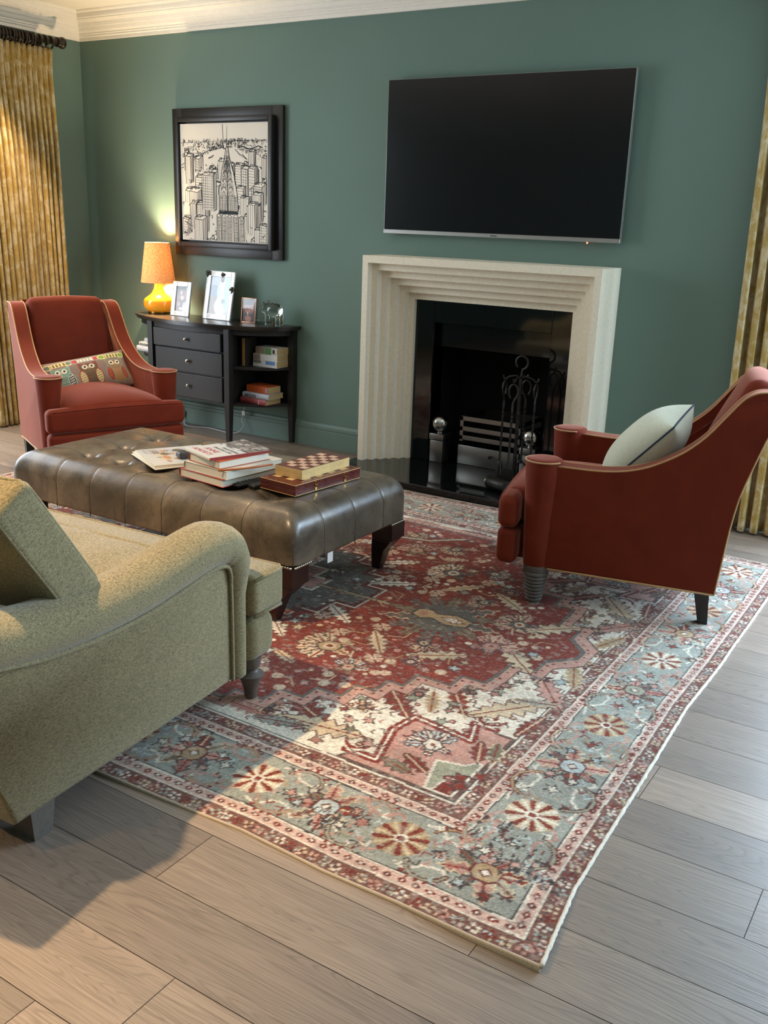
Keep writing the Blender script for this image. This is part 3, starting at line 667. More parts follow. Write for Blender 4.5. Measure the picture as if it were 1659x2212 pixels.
    def sym(q): return [(cx+x, cy+y) for x, y in q]+[(cx-x, cy+y) for x, y in q[::-1]]+[(cx-x, cy-y) for x, y in q]+[(cx+x, cy-y) for x, y in q[::-1]]
    # corner spandrels
    fx, fy = cx-F0[0], cy-F0[1]
    for sx in (-1, 1):
        for sy in (-1, 1):
            T = lambda pts: [(cx+sx*x, cy+sy*y) for x, y in pts]
            E_ = lambda x, y: (x-RX0-cx, -(y-RY0-cy))
            sp = [(fx, fy), (E_(.50, 0)[0], fy), E_(.53, -3.03), E_(.60, -3.04), E_(.55, -2.86), E_(.57, -2.78), E_(.78, -2.785), E_(.74, -2.69), E_(.82, -2.72), (fx, E_(0, -2.72)[1])]
            out(T(sp), 'pink', 'brown', .012)
            c.line(T([E_(.50, -3.05), E_(.60, -3.05), E_(.55, -2.88), E_(.565, -2.775), E_(.77, -2.80), E_(.735, -2.70), E_(.80, -2.70)]), .034, K['red']); c.line(T([E_(.50, -3.05), E_(.60, -3.05), E_(.55, -2.88), E_(.565, -2.775), E_(.77, -2.80), E_(.735, -2.70), E_(.80, -2.70)]), .007, K['ivory'])
            for hx, hy in (E_(.50, -2.99), E_(.76, -2.645)):
                h = [(hx+.05*(1-q*.06)*math.cos(q*.55), hy+.05*(1-q*.06)*math.sin(q*.55)) for q in range(13)]; c.line(T(h), .030, K['ivory']); c.line(T(h), .012, K['red'])
            ar = [E_(.78, -3.09), E_(.74, -2.95), E_(.82, -2.93), E_(.84, -2.90), (fx-.01, E_(0, -2.90)[1]), (fx-.01, fy-.01)]
            out(T(ar), 'sage', 'ivory', .009)
            out(T([E_(.80, -3.09), E_(.81, -3.01), (fx-.01, E_(0, -3.0)[1]), (fx-.01, fy-.01)]), 'red', 'ivory', .008)
            for px, py, a_, col in ((.66, -3.04, .2, 'olive'), (.86, -2.82, 1.3, 'olive'), (.70, -3.00, .5, 'red'), (.82, -2.84, 1.2, 'red')): leaf(*T([E_(px, py)])[0], a_*sx*sy, .055, col, 'brown', 4, .5)
            w_ = T([E_(.69, -2.885)])[0]; palm(w_[0], w_[1], math.atan2(-sy, -sx), .085, 'ivory', 'sky', 'ivory')
            for px, py in ((.84, -2.99), (.88, -2.96), (.86, -3.03)): sprig(*T([E_(px, py)])[0], r.random()*6, .03, r.choice(('red', 'sky')))
    # ivory ground: angular leaves, flowers, dots
    med = sym(q1)
    P_ = np.array(med)
    def inmed(x, y, g=0.0):
        ax, ay = abs(x-cx), abs(y-cy); return ay < np.interp(ax, [0, .75+.0, .86, 1.56], [.96, .96, .90, 0.0])-g and ax < 1.56-g
    for sx in (-1, 1):
        for sy in (-1, 1):
            for px, py, a_, s_, col in ((.46, -2.71, -.75, .12, 'red'), (.27, -2.93, -.4, .13, 'red'), (.62, -2.60, -.9, .10, 'red'), (.84, -2.38, -.9, .12, 'pink'), (.12, -3.03, .0, .10, 'salmon'), (.36, -2.99, .15, .14, 'cream'), (.78, -2.56, .9, .14, 'cream'), (.56, -2.66, 2.0, .07, 'gold'), (.86, -2.22, -1.2, .09, 'gold'), (.83, -2.47, .3, .07, 'teal'), (.24, -3.04, .3, .08, 'teal'), (.88, -2.62, 1.4, .08, 'red'), (-.4, -3.06, .1, .12, 'pink'), (-.1, -3.06, .1, .1, 'red')):
                x, y = cx+sx*(px-RX0-cx), cy+sy*-(py-RY0-cy); leaf(x, y, -a_*sx*sy, s_, col, 'brown', 6, .36)
            for px, py, s_ in ((.62, -2.50, .05), (.40, -2.82, .04), (.50, -2.64, .045), (.70, -2.42, .05), (.78, -2.30, .04), (.16, -2.98, .045), (.86, -2.12, .04)):
                x, y = cx+sx*(px-RX0-cx), cy+sy*-(py-RY0-cy); palm(x, y, r.random()*6.28, s_, r.choice(('pink', 'olive', 'gold')), r.choice(('salmon', 'sage')), r.choice(('red', 'cream', 'slate')))
    for _ in range(5200):
        x, y = r.uniform(F0[0], F0[2]), r.uniform(F0[1], F0[3])
        if not infield(x, y): continue
        j, i = int(y/c.c), int(x/c.c)
        if abs(c.a[j, i]-K['ivory']).sum() > .02: continue
        t = r.random()
        if t < .35: c.disc(x, y, r.uniform(.008, .014), K['dred']); c.disc(x, y, .006, K[r.choice(('pink', 'ivory', 'cream'))])
        elif t < .75: a = r.random()*6.28; s_ = r.uniform(.015, .035); c.line([(x, y), (x+s_*math.cos(a), y+s_*math.sin(a)), (x+s_*1.3*math.cos(a+.6), y+s_*1.3*math.sin(a+.6))], .0055, K[r.choice(('dred', 'brown', 'slate', 'salmon'))])
        else: sprig(x, y, r.random()*6.28, r.uniform(.016, .03), r.choice(('red', 'pink', 'sage', 'salmon', 'sky', 'gold', 'olive')))
    # stepped red medallion with its brown and pink outline
    def grow(q, g): return [(x+g*(1 if x > 0 else -1), y-g) for x, y in q]
    c.poly(sym(grow(q1, .052)), K['brown']); c.poly(sym(grow(q1, .047)), K['pink'])
    edge = sym(grow(q1, .024))
    for (xa, ya), (xb, yb) in zip(edge, edge[1:]+edge[:1]):
        L_ = math.hypot(xb-xa, yb-ya)
        for i in range(int(L_/.022)): t = (i+.5)/(L_/.022); c.disc(xa+(xb-xa)*t, ya+(yb-ya)*t, .006, K[('dred', 'gold')[i % 2]])
    c.poly(sym(grow(q1, .014)), K['slate']); c.poly(med, K['red'])
    for _ in range(190):                        # abrash
        y = r.uniform(F0[1], F0[3]); x = r.uniform(F0[0], F0[2]-.3)
        w = c.win(x, y, x+r.uniform(.2, .8), y+r.uniform(.005, .02)); J, I, _, _ = w
        m_ = np.abs(c.a[J, I]-K['red']).sum(-1) < .02; c.a[J, I][m_] = K['red']*r.uniform(.82, 1.14)
    isred = lambda x, y: np.abs(c.a[min(c.h-1, int(y/c.c)), min(c.w-1, int(x/c.c))]/c.a[min(c.h-1, int(y/c.c)), min(c.w-1, int(x/c.c))].sum()-K['red']/K['red'].sum()).sum() < .03
    # inner slate medallion and the two pendants
    in1 = [(.65, 0.0), (.65, -.09), (.56, -.09), (.56, -.215), (.48, -.215), (.48, -.30), (.36, -.30), (.36, -.40), (.2, -.40), (.2, -.5), (0, -.5)]
    c.poly(sym(grow(in1, .03)), K['ivory']); c.poly(sym(grow(in1, .022)), K['dred']); c.poly(sym(in1), K['slate'])
    in2 = [(.42, 0.0), (.42, -.06), (.34, -.06), (.34, -.16), (.24, -.16), (.24, -.26), (.12, -.26), (.12, -.34), (0, -.34)]
    c.poly(sym(grow(in2, .014)), K['ivory']); c.poly(sym(in2), K['pink'])
    for sx in (-1, 1):
        c.line([(cx+sx*.42, cy), (cx+sx*.9, cy)], .03, K['dark']); c.line([(cx+sx*.42, cy), (cx+sx*.9, cy)], .018, K['gold'])
        px = cx+sx*1.0
        for q in range(14): a = q*math.pi/7; leaf(px+.135*math.cos(a), cy+.15*math.sin(a), a, .085, ('slate', 'olive', 'slate')[q % 3], 'dred', 4, .42)
        c.disc(px, cy, .13, K['slate'])
        out([(px-.12, cy-.03), (px-.07, cy-.05), (px-.03, cy-.025), (px+.04, cy-.055), (px+.12, cy-.03), (px+.12, cy+.03), (px+.04, cy+.055), (px-.03, cy+.025), (px-.07, cy+.05), (px-.12, cy+.03)], 'gold', 'dark', .010)
        leaf(px+.045, cy, 0, .045, 'ivory', 'dred', 4, .5); c.disc(px-.08, cy, .018, K['salmon'])
        for sy in (-1, 1):
            for x_, y_, a_, s_, col in ((1.38, .15, .75, .13, 'cream'), (1.40, -.0, 0, .0, 'cream'), (1.15, .30, -.6, .11, 'cream'), (.66, .20, .6, .10, 'ivory'), (.92, .33, .9, .10, 'cream'), (.30, .60, .3, .10, 'ivory'), (.55, .44, .7, .09, 'ivory'), (.12, .62, 1.2, .09, 'sky'), (.72, .62, .4, .07, 'cream')):
                if s_: leaf(cx+sx*x_, cy+sy*y_, a_*sx*sy, s_, col, 'brown', 6, .36)
            for x_, y_, s_ in ((1.27, .12, .10), (.80, .46, .12), (1.06, .24, .07), (.52, .62, .10), (.95, .56, .07), (.30, .46, .06), (.16, .75, .10), (.66, .74, .08), (.40, .80, .07), (1.10, .40, .05)):
                if isred(cx+sx*x_, cy+sy*y_): palm(cx+sx*x_, cy+sy*y_, r.random()*6.28, s_, r.choice(('cream', 'ivory', 'pink')), r.choice(('pink', 'cream', 'sky')), r.choice(('gold', 'salmon', 'slate')))
            for x_, y_ in ((.62, .255), (.86, .21), (.22, .55), (.44, .53), (.98, .45), (.3, .68), (.76, .34)): rosette(cx+sx*x_, cy+sy*y_, .034, ('pink', 'red'), 4, 'cream')
            pts = [(cx+sx*.1, cy+sy*.9), (cx+sx*.28, cy+sy*.72), (cx+sx*.5, cy+sy*.78), (cx+sx*.62, cy+sy*.90)]; c.line(pts, .030, K['slate']); c.line(pts, .012, K['cream'])
    for _ in range(2600):
        x, y = cx+r.uniform(-1.5, 1.5), cy+r.uniform(-.92, .92)
        if not inmed(x, y, .02) or not (isred(x, y) and isred(x+.02, y) and isred(x-.02, y) and isred(x, y+.02) and isred(x, y-.02)): continue
        t = r.random()
        if t < .4: c.disc(x, y, r.uniform(.006, .013), K[r.choice(('cream', 'pink', 'ivory'))])
        elif t < .6: sprig(x, y, r.random()*6.28, r.uniform(.02, .034), r.choice(('cream', 'pink', 'sage', 'sky')))
        elif t < .8: rosette(x, y, .020, ('pink', 'cream'), 3, 'cream')
        else: a = r.random()*6.28; c.line([(x, y), (x+.06*math.cos(a), y+.06*math.sin(a)), (x+.09*math.cos(a+.5), y+.09*math.sin(a+.5))], .0055, K[r.choice(('cream', 'gold', 'dark'))])
    for _ in range(160):
        x, y = cx+r.uniform(-.6, .6), cy+r.uniform(-.45, .45); sprig(x, y, r.random()*6.28, r.uniform(.012, .03), r.choice(('ivory', 'pink', 'sky', 'salmon', 'dred')))
    # abrash, wear and the knots themselves
    rg = np.random.RandomState(9); lo = np.kron(rg.rand(c.h//9+2, c.w//40+2), np.ones((9, 40)))[:c.h, :c.w]; lo = (lo+np.roll(lo, 5, 0)+np.roll(lo, 20, 1))/3
    wr = np.kron(rg.rand(c.h//3+2, c.w//4+2), np.ones((3, 4)))[:c.h, :c.w]
    pale = ((wr > .86)*.28+(rg.rand(c.h, c.w) > .8)*.16)[:, :, None]; c.a = c.a*(1-pale)+np.array(lin((168, 160, 148)), np.float32)*pale
    c.a *= (.80+.36*lo)[:, :, None]; c.a *= (1+.16*rg.randn(c.h, c.w).clip(-2, 2))[:, :, None]
    # knots: slight variation of every row
    c.a *= (1+0.07*np.array([[r.gauss(0, 1)] for _ in range(c.h)]).clip(-2, 2)[:, :, None]*.4)
    return c
rug = thing('oriental_rug', 'large worn red and blue-grey patterned rug with ivory corners on the oak floor', 'rug', (RX0, RY0, 0))
_rng = np.random.RandomState(4)
def rug_pos(X, Y):
    X = X.astype(float); Y = Y.astype(float); x, y = X.copy(), Y.copy(); wx = RX0+X; wy = RY0+Y
    near = np.clip(1-Y/.5, 0, 1)**2; right = np.clip(1-(RL-X)/.5, 0, 1)**2; far = np.clip(1-(RW-Y)/.5, 0, 1)**2
    y += near*np.interp(wx, [-2.75, .03, .25, .5, .65, .76, .95, 1.13, 1.26], [0, -.014, -.003, .014, .008, .003, .009, .001, .002])
    x += right*np.interp(wy, [-3.52, -3.245, -2.97, -2.75, -2.577, -2.4, -2.216, -2.0, -1.79, -1.0, -.6], [.046, .010, .000, -.006, -.010, -.018, -.026, -.020, -.015, -.018, -.02])
    y += far*np.interp(wx, [-.8, -.27, .97, 1.26], [-.012, .012, .0, -.02])
    z = .0062+.0010*np.sin(wx*3.1)*np.sin(wy*2.3)
    e = np.minimum(np.minimum(X, RL-X), np.minimum(Y, RW-Y)); ed = np.clip(1-e/.05, 0, 1)
    z = z+near*.006*np.clip(np.sin(wx*5.2+1.3), 0, 1)*np.clip((wx+.2), 0, 1)+right*.005*np.clip(np.sin(wy*7.0+.5), 0, 1)-ed*.002
    return np.stack([x, y, z], 1)
RUGC = paint_rug()
RUGC.mesh('pile', rug_pos, MT['rug'], rug)
bm = B(); rp = lambda x, y: Vector(rug_pos(np.array([x]), np.array([y]))[0])
tube(bm, [rp(RL, v)+Vector((rnd.uniform(-.0006, .001), 0, -.0015)) for v in np.linspace(.0, RW, 330)], [.0052+.0004*math.sin(i*.9)+rnd.uniform(-.0006, .0006) for i in range(330)], 7)
finish('selvedge', bm, MT['rug_edge'], rug, angle=180)
bm = B(); tube(bm, [rp(0, v)-Vector((0, 0, .0015)) for v in np.linspace(0, RW, 160)], .0052, 7); finish('selvedge', bm, MT['rug_edge'], rug, angle=180)
MT['rug_binding'] = simple('rug_end_binding', (186, 170, 148), 0.95, 0.15, 300)
for v in (0, RW):
    bm = B(); rings = []
    for u in np.linspace(0, RL, 260):
        p = rp(u, v); sg = -1 if v == 0 else 1
        rings.append([p+Vector((0, -sg*.004, .0008)), p+Vector((0, sg*.001, .0012)), p+Vector((0, sg*.0035, -.001)), Vector((p.x, p.y+sg*.0035, .0006)), Vector((p.x, p.y-sg*.004, .0006))])
    loft(bm, rings); finish('end_binding', bm, MT['rug_binding'], rug, angle=60)

# ================================================================ ARMCHAIRS
SIDE_TOP = [(-.02, .583), (.10, .580), (.20, .578), (.285, .584), (.36, .601), (.43, .631), (.51, .680), (.58, .745), (.64, .825), (.685, .884), (.72, .910), (.76, .920), (.835, .920), (.845, .910)]
SIDE_BACK = [(.826, .86), (.784, .746), (.747, .62), (.721, .522), (.704, .40), (.695, .293), (.687, .20), (.682, .136)]
def smooth_path(p, n=4):
    out = []
    for i in range(len(p)-1):
        a, b, c, d = (Vector(p[max(0, i-1)]), Vector(p[i]), Vector(p[i+1]), Vector(p[min(len(p)-1, i+2)]))
        for k in range(n):
            t = k/n; out.append(0.5*((2*b)+(c-a)*t+(2*a-5*b+4*c-d)*t*t+(3*b-a-3*c+d)*t**3))
    return out+[Vector(p[-1])]
TP = lambda y: .075*max(0, y-.06)
def make_chair(label, loc, rz):
    t = thing('armchair', label, 'armchair', loc, rz, 'rust velvet armchairs'); V = MT['velvet']; G = MT['gold_piping']
    top = smooth_path(SIDE_TOP, 3); back = smooth_path(SIDE_BACK, 2)
    poly = [(-.02, .163)]+[tuple(p) for p in top]+[tuple(p) for p in back]
    for s in (-1, 1):
        bm = B(); prism(bm, poly, lambda a, b, d: (s*(d-TP(a)), a, b), .285, .368, .010, 3); finish('side_panel', bm, V, t, angle=50)
        bm = B(); rings = []
        for z, rx, ry, cxx in [(.160, .040, .046, .334), (.165, .046, .052, .334), (.25, .049, .056, .333), (.36, .055, .061, .330), (.48, .064, .067, .327), (.585, .072, .073, .325), (.593, .071, .072, .325), (.598, .062, .063, .325), (.600, .04, .04, .325)]:
            rings.append([(s*cxx+rx*math.cos(a), ry*math.sin(a)-.002, z) for a in [2*math.pi*k/28 for k in range(28)]])
        loft(bm, rings); finish('arm_post', bm, V, t, angle=60)
        bm = B()
        tube(bm, [(s*.325+.0725*math.cos(a), .0735*math.sin(a)-.002, .5915) for a in [R((150 if s > 0 else 118)+272*k/36) for k in range(37)]], .0034, 7)
        for xx in (.3665, .2865):
            tube(bm, [(s*(xx-TP(p[0])), p[0], p[1]-.0015) for p in top if p[0] > .03], .0034, 7)
        tube(bm, [(s*(.3665-TP(p[0])), p[0]+.0, p[1]) for p in back], .0034, 7); tube(bm, [(s*(.3665-TP(p)), p, .163-.027*(p/.68)) for p in (.05, .2, .4, .682)], .0040, 7)
        finish('piping', bm, G, t, angle=180)
        bm = B(); pr = [(.030, 0.0078)]
        for i in range(7):
            z = .012+i*.0155; r_ = .030+.0025*i; pr += [(r_, z), (r_+.004, z+.005), (r_+.004, z+.009), (r_, z+.0145)]
        pr += [(.046, .122), (.052, .127), (.052, .134), (.047, .138), (.050, .146), (.050, .166)]
        lathe(bm, pr, 28, (s*.332, 0, 0)); finish('front_leg', bm, MT['grey_wood'], t, angle=35)
        bm = B()
        def sq(cx_, cy_, z, h): return [(cx_-h, cy_-h, z), (cx_+h, cy_-h, z), (cx_+h, cy_+h, z), (cx_-h, cy_+h, z)]
        loft(bm, [sq(s*.288, .655,   .0078 if (rz < 0 or s > 0) else .0, .018), sq(s*.288, .635, .15, .029)]); finish('rear_leg', bm, MT['dark_wood'], t, False)
    bm = B(); bp = [tuple(p) for p in back][::-1]
    prism(bm, bp+[(.84, .925), (.80, .93), (.735, .75), (.68, .5), (.65, .2), (.65, .136)], lambda a, b, d: (d*(1-TP(a)/.285), a, b), -.286, .286); finish('back_panel', bm, V, t, angle=40)
    bm = B(); mt_ = Matrix.Translation((0, .665, .660)) @ Matrix.Rotation(R(-20.5), 4, 'X')
    rbox(bm, (0, 0, 0), (.283, .062, .296), .05, 4, (12, 2, 14), lambda v: Vector((v.x*(.855-.055*v.z/.296), v.y-(.030*(1-(v.x/.283)**2)*(1-(v.z/.296)**2) if v.y < 0 else 0), v.z+.012*(1-(v.x/.283)**2)*(v.z > .2))), mat=mt_); finish('back_cushion', bm, V, t, angle=180)
    bm = B(); dome = lambda v: Vector((v.x, v.y, v.z+(.056*(1-(v.x/.30)**2)*(1-(v.y/.36)**4) if v.z > 0 else 0)))
    rbox(bm, (0, .195, .378), (.288, .36, .066), .04, 4, (14, 16, 3), lambda v: (lambda w: Vector((w.x*(1-TP(w.y+.195)/.285), w.y, w.z)))(dome(v)))
    rbox(bm, (0, -.121, .374), (.385, .041, .064), .030, 4, (16, 3, 3), lambda v: Vector((v.x, v.y-.006*(1-(v.x/.385)**2), v.z+(.012*(1-(v.x/.385)**2) if v.z > 0 else 0))))
    finish('seat_cushion', bm, V, t, angle=180)
    bm = B(); f = lambda x, y, z: (x, y, z)
    tube(bm, [(x, -.158-.006*(1-(x/.385)**2), .426+.010*(1-(x/.385)**2)) for x in np.linspace(-.36, .36, 24)], .0038, 6); finish('cushion_welt', bm, V, t, angle=180)
    bm = B(); rbox(bm, (0, .24, .233), (.288, .36, .073), .02, 3, (6, 8, 3), lambda v: Vector((v.x*(1-TP(v.y+.24)/.285), v.y, v.z))); rbox(bm, (0, -.119, .2345), (.380, .0415, .0745), .030, 4, (12, 3, 3), lambda v: Vector((v.x, v.y-.005*(1-(v.x/.38)**2), v.z))); finish('seat_base', bm, V, t, angle=60)
    return t
make_chair('rust velvet armchair on the rug right of the fireplace, seen from its side', (.388, -1.348, 0), R(-76.8))
make_chair('rust velvet armchair facing the room, by the gold curtain in the left corner', (-2.262, -1.406, 0), R(66.6))

def pillow_point(u, v, hw, hh, th, c_=.07):
    """u, v in -1..1 -> x, z and half thickness"""
    x = hw*u*(1-c_*(1-v*v)*abs(u)**3); z = hh*v*(1-c_*(1-u*u)*abs(v)**3)
    return x, z, th*(max(0, (1-abs(u)**2.6))*max(0, (1-abs(v)**2.6)))**.55+.0015
def pillow(bm, hw, hh, th, n=26, side=0, crease=0):
    pts = [math.sin(math.pi/2*(2*i/n-1)) for i in range(n+1)]
    for s in ((1, -1) if side == 0 else (side,)):
        g = [[bm.verts.new((lambda p: (p[0], s*p[2], p[1]))(pillow_point(u, v, hw, hh, th))) for u in pts] for v in pts]
        for a in range(n):
            for b in range(n): bm.faces.new((g[a][b], g[a][b+1], g[a+1][b+1], g[a+1][b]))
    bmesh.ops.remove_doubles(bm, verts=bm.verts, dist=.0004)

# ---- embroidered owl cushion (front canvas painted per vertex)
oc = thing('owl_cushion', 'taupe oblong cushion embroidered with three owls on the left armchair', 'cushion')
def owl_canvas():
    L = lambda *c_: np.array(lin(c_), np.float32); c = Canvas(-.26, -.13, .26, .13, .0026, L(138, 116, 104))
    def owl(x, body, edge, wing, dots, hatA, hatB, hatE, belly):
        for s in (-1, 1):
            c.disc(x+s*.060, .085, .030, hatE, .022); c.disc(x+s*.060, .085, .023, hatA, .015)
        c.rect(x-.05, .068, x+.05, .102, hatE); c.rect(x-.045, .072, x+.045, .098, hatB)
        for q in range(4): c.rect(x-.038+q*.02, .072, x-.030+q*.02, .098, hatE)
        pts = [(x-.055, .062), (x-.03, .050), (x+.03, .050), (x+.055, .062), (x+.05, .0), (x+.052, -.06), (x+.03, -.105), (x-.03, -.105), (x-.052, -.06), (x-.05, 0)]
        c.poly(pts, body); c.line(pts+[pts[0]], .006, edge)
        for q in range(7): c.line([(x-.028, -.02-q*.012), (x+.028, -.02-q*.012)], .0045, belly)
        for s in (-1, 1):
            c.disc(x+s*.048, -.045, .024, edge, .052); c.disc(x+s*.048, -.045, .019, wing, .046)
            for q in range(5):
                for w in (-1, 0, 1): c.disc(x+s*.048+w*.009, -.075+q*.016+w*.003, .0034, dots)
            c.disc(x+s*.021, .030, .016, L(232, 222, 198)); c.disc(x+s*.021, .030, .0075, L(30, 26, 26))
            c.line([(x+s*.02, -.105), (x+s*.026, -.118)], .005, edge)
        c.poly([(x-.006, .026), (x+.006, .026), (x, .008)], L(222, 178, 120))
    owl(-.165, L(120, 150, 134), L(142, 176, 160), L(92, 84, 78), L(232, 226, 210), L(110, 122, 112), L(126, 96, 60), L(226, 206, 140), L(96, 80, 72))
    owl(0, L(108, 86, 62), L(146, 44, 40), L(198, 182, 130), L(110, 92, 62), L(186, 60, 52), L(230, 214, 190), L(158, 160, 156), L(76, 56, 44))
    owl(.165, L(150, 120, 86), L(128, 148, 140), L(150, 62, 44), L(196, 110, 60), L(120, 160, 66), L(96, 96, 70), L(222, 208, 130), L(186, 132, 70))
    return c
def owl_front(X, Y):
    P = np.array([pillow_point(x/.26, y/.13, .26, .120, .055) for x, y in zip(X, Y)]); return np.stack([P[:, 0], -P[:, 2], P[:, 1]], 1)
owl_canvas().mesh('front_cover', owl_front, MT['owl_cloth'], oc)
bm = B(); pillow(bm, .26, .120, .055, 26, 1); finish('back_cover', bm, simple('taupe_cotton', (138, 116, 104), 0.9, 0.05, 300, sheen=0.2), oc, angle=180)
# seat cushion top z ~ .45 ; local chair frame (x lateral, y back)
CH_L = Matrix.Translation((-2.262, -1.406, 0)) @ Matrix.Rotation(R(66.6), 4, 'Z')
CH_R = Matrix.Translation((.388, -1.348, 0)) @ Matrix.Rotation(R(-76.8), 4, 'Z')
oc.matrix_world = CH_L @ Matrix.Translation((.01, .385, .527)) @ Matrix.Rotation(R(4), 4, 'Z') @ Matrix.Rotation(R(-7), 4, 'Y') @ Matrix.Rotation(R(-38), 4, 'X')
cc = thing('cream_cushion', 'cream square cushion with navy piping leaning in the right armchair', 'cushion')
bm = B(); pillow(bm,   .195, .195, .105, 30); finish('cover', bm, MT['cream_cloth'], cc, angle=180)
bm = B(); e = []
for k in range(4):
    for i in range(12):
        u = -1+2*i/12; p = [(u, -1), (1, u), (-u, 1), (-1, -u)][k]; q = pillow_point(p[0], p[1],   .195, .195, .105); e.append((q[0], 0, q[1]))
tube(bm, e, .004, 7, True); finish('piping', bm, MT['navy_piping'], cc, angle=180)
cc.matrix_world = CH_R @ Matrix.Translation((.08, .36, .630)) @ Matrix.Rotation(R(-8), 4, 'Z') @ Matrix.Rotation(R(4), 4, 'Y') @ Matrix.Rotation(R(-42), 4, 'X')

# ================================================================ LEATHER OTTOMAN
ot = thing('ottoman', 'long brown leather ottoman with buttoned top and short dark legs on the rug', 'ottoman', (-.917, -2.09, 0))
BXS = [-.4855+.205*i for i in range(6)]; BYS = [-.205, 0, .205]
hx, hy, hz, rr = .785, .394, .108, .092
def ott(v):
    inn = Vector((max(-(hx-rr), min(hx-rr, v.x)), max(-(hy-rr), min(hy-rr, v.y)), max(-(hz-rr), min(hz-rr, v.z))))
    n_ = (v-inn); n_ = n_.normalized() if n_.length > 1e-6 else Vector((0, 0, 1)); out = v.copy()
    if v.z < -.02:                                              # flatten the underside, squarer lower edge
        f = min(1, (-.02-v.z)/.05); ex = Vector((v.x, v.y, 0)); s = max(abs(v.x)/hx, abs(v.y)/hy, 1e-6)
        side = 1 if (abs(inn.x) >= hx-rr-1e-4 or abs(inn.y) >= hy-rr-1e-4) else 0
        if side:
            tgt = Vector((inn.x+(n_.x/max(1e-6, math.hypot(n_.x, n_.y)))*rr*min(1, math.hypot(n_.x, n_.y)*1.5), inn.y+(n_.y/max(1e-6, math.hypot(n_.x, n_.y)))*rr*min(1, math.hypot(n_.x, n_.y)*1.5), v.z)); out = tgt
    ddx, ddy = out.x-inn.x, out.y-inn.y; q2 = math.hypot(ddx, ddy)
    if abs(ddx) > 1e-6 and abs(ddy) > 1e-6:                      # squarer corners in plan
        qn = (abs(ddx)**5+abs(ddy)**5)**.2; out.x = inn.x+ddx*q2/qn; out.y = inn.y+ddy*q2/qn
    if v.z > -.01 or n_.z > -.3:
        dd = 0.0
        dx = min(abs(v.x-b) for b in BXS); dy = min(abs(v.y-b) for b in BYS)
        if n_.z > .3:
            d2 = dx*dx+dy*dy; dd += .024*math.exp(-d2/.0009)+.020*math.exp(-d2/.0052)
            inside = -.50 < v.x < .55 and abs(v.y) < .22
            if inside: dd += .0035*(math.exp(-(dx/.012)**2)+math.exp(-(dy/.012)**2))
            dd -= .006*(1-(v.x/hx)**2)*(1-(v.y/hy)**2)
        if abs(v.y) > .205: dd += .0014*math.exp(-(dx/.0060)**2)
        if v.x > .5395 or v.x < -.4855: dd += .0014*math.exp(-(dy/.0060)**2)
        out = out-n_*dd
    return out
bm = B(); rbox(bm, (0, 0, .332), (hx, hy, hz), rr, 10, (190, 92, 3), ott); finish('upholstery', bm, MT['leather'], ot, angle=180)
for x in BXS:
    for y in BYS:
        bm = B(); lathe(bm, [(.011, -.004), (.012, 0), (.008, .004), (.001, .0055)], 14, (x, y, .399)); finish('button', bm, MT['leather'], ot)
def seam(b, ax, sg):
    h = hy if ax == 0 else hx; s0 = .225 if ax == 0 else (.575 if sg > 0 else .515); pts = []
    for i in range(9): pts.append((s0+(h-rr-s0)*i/8, hz))
    for i in range(1, 9): a = R(90-i*11.25); pts.append((h-rr+rr*math.cos(a), hz-rr+rr*math.sin(a)))
    for i in range(1, 5): pts.append((h, hz-rr-i*.028))
    return [ott(Vector((b, sg*p, z)) if ax == 0 else Vector((sg*p, b, z)))+Vector((0, 0, .332)) for p, z in pts]
bm = None
MT['seam'] = simple('dark_leather_seam', (58, 50, 42), 0.5, 0.1)
for b in BXS:
    for sg in (-1, 1): bm = B(); tube(bm, seam(b, 0, sg), .0017, 6); finish('seam', bm, MT['seam'], ot, angle=180)
for b in BYS:
    for sg in (-1, 1): bm = B(); tube(bm, seam(b, 1, sg), .0017, 6); finish('seam', bm, MT['seam'], ot, angle=180)
for sx in (-1, 1):
    for sy in (-1, 1):
        bm = B(); e = [ott(Vector((sx*(hx-rr+rr*.7071), sy*(hy-rr+rr*.7071), z)))+Vector((0, 0, .332)) for z in np.linspace(.012, -.10, 8)]; tube(bm, e, .0017, 6); finish('seam', bm, MT['seam'], ot, angle=180)
        bm = B()
        def sq(z, h, ix=0, iy=0): a, b_ = sx*(hx-.058-ix), sy*(hy-.052-iy); return [(a-h, b_-h, z), (a+h, b_-h, z), (a+h, b_+h, z), (a-h, b_+h, z)]
        loft(bm, [sq(.0078, .019, .058, -.016), sq(.10, .030, .040, -.010), sq(.125, .038, .024, -.006), sq(.15, .044, .010), sq(.158, .044, .006), sq(.163, .050), sq(.236, .050)]); finish('leg', bm, MT['mahogany'], ot, angle=25)
        bm = B()
        for i in range(9):
            for (u, v) in ((sx*(hx+.0005), sy*(hy-.012-i*.0115)), (sx*(hx-.012-i*.0115), sy*(hy+.0005))): uvsphere(bm, (u-sx*.005, v-sy*.005, .239), .0055, 8, 6)
        finish('nailhead_trim', bm, MT['nail'], ot)
bm = B(); box(bm, .768, .769, -.16, -.125, .195, .236); finish('care_tag', bm, MT['white'], ot, False)['label'] = 'white fabric care tag'

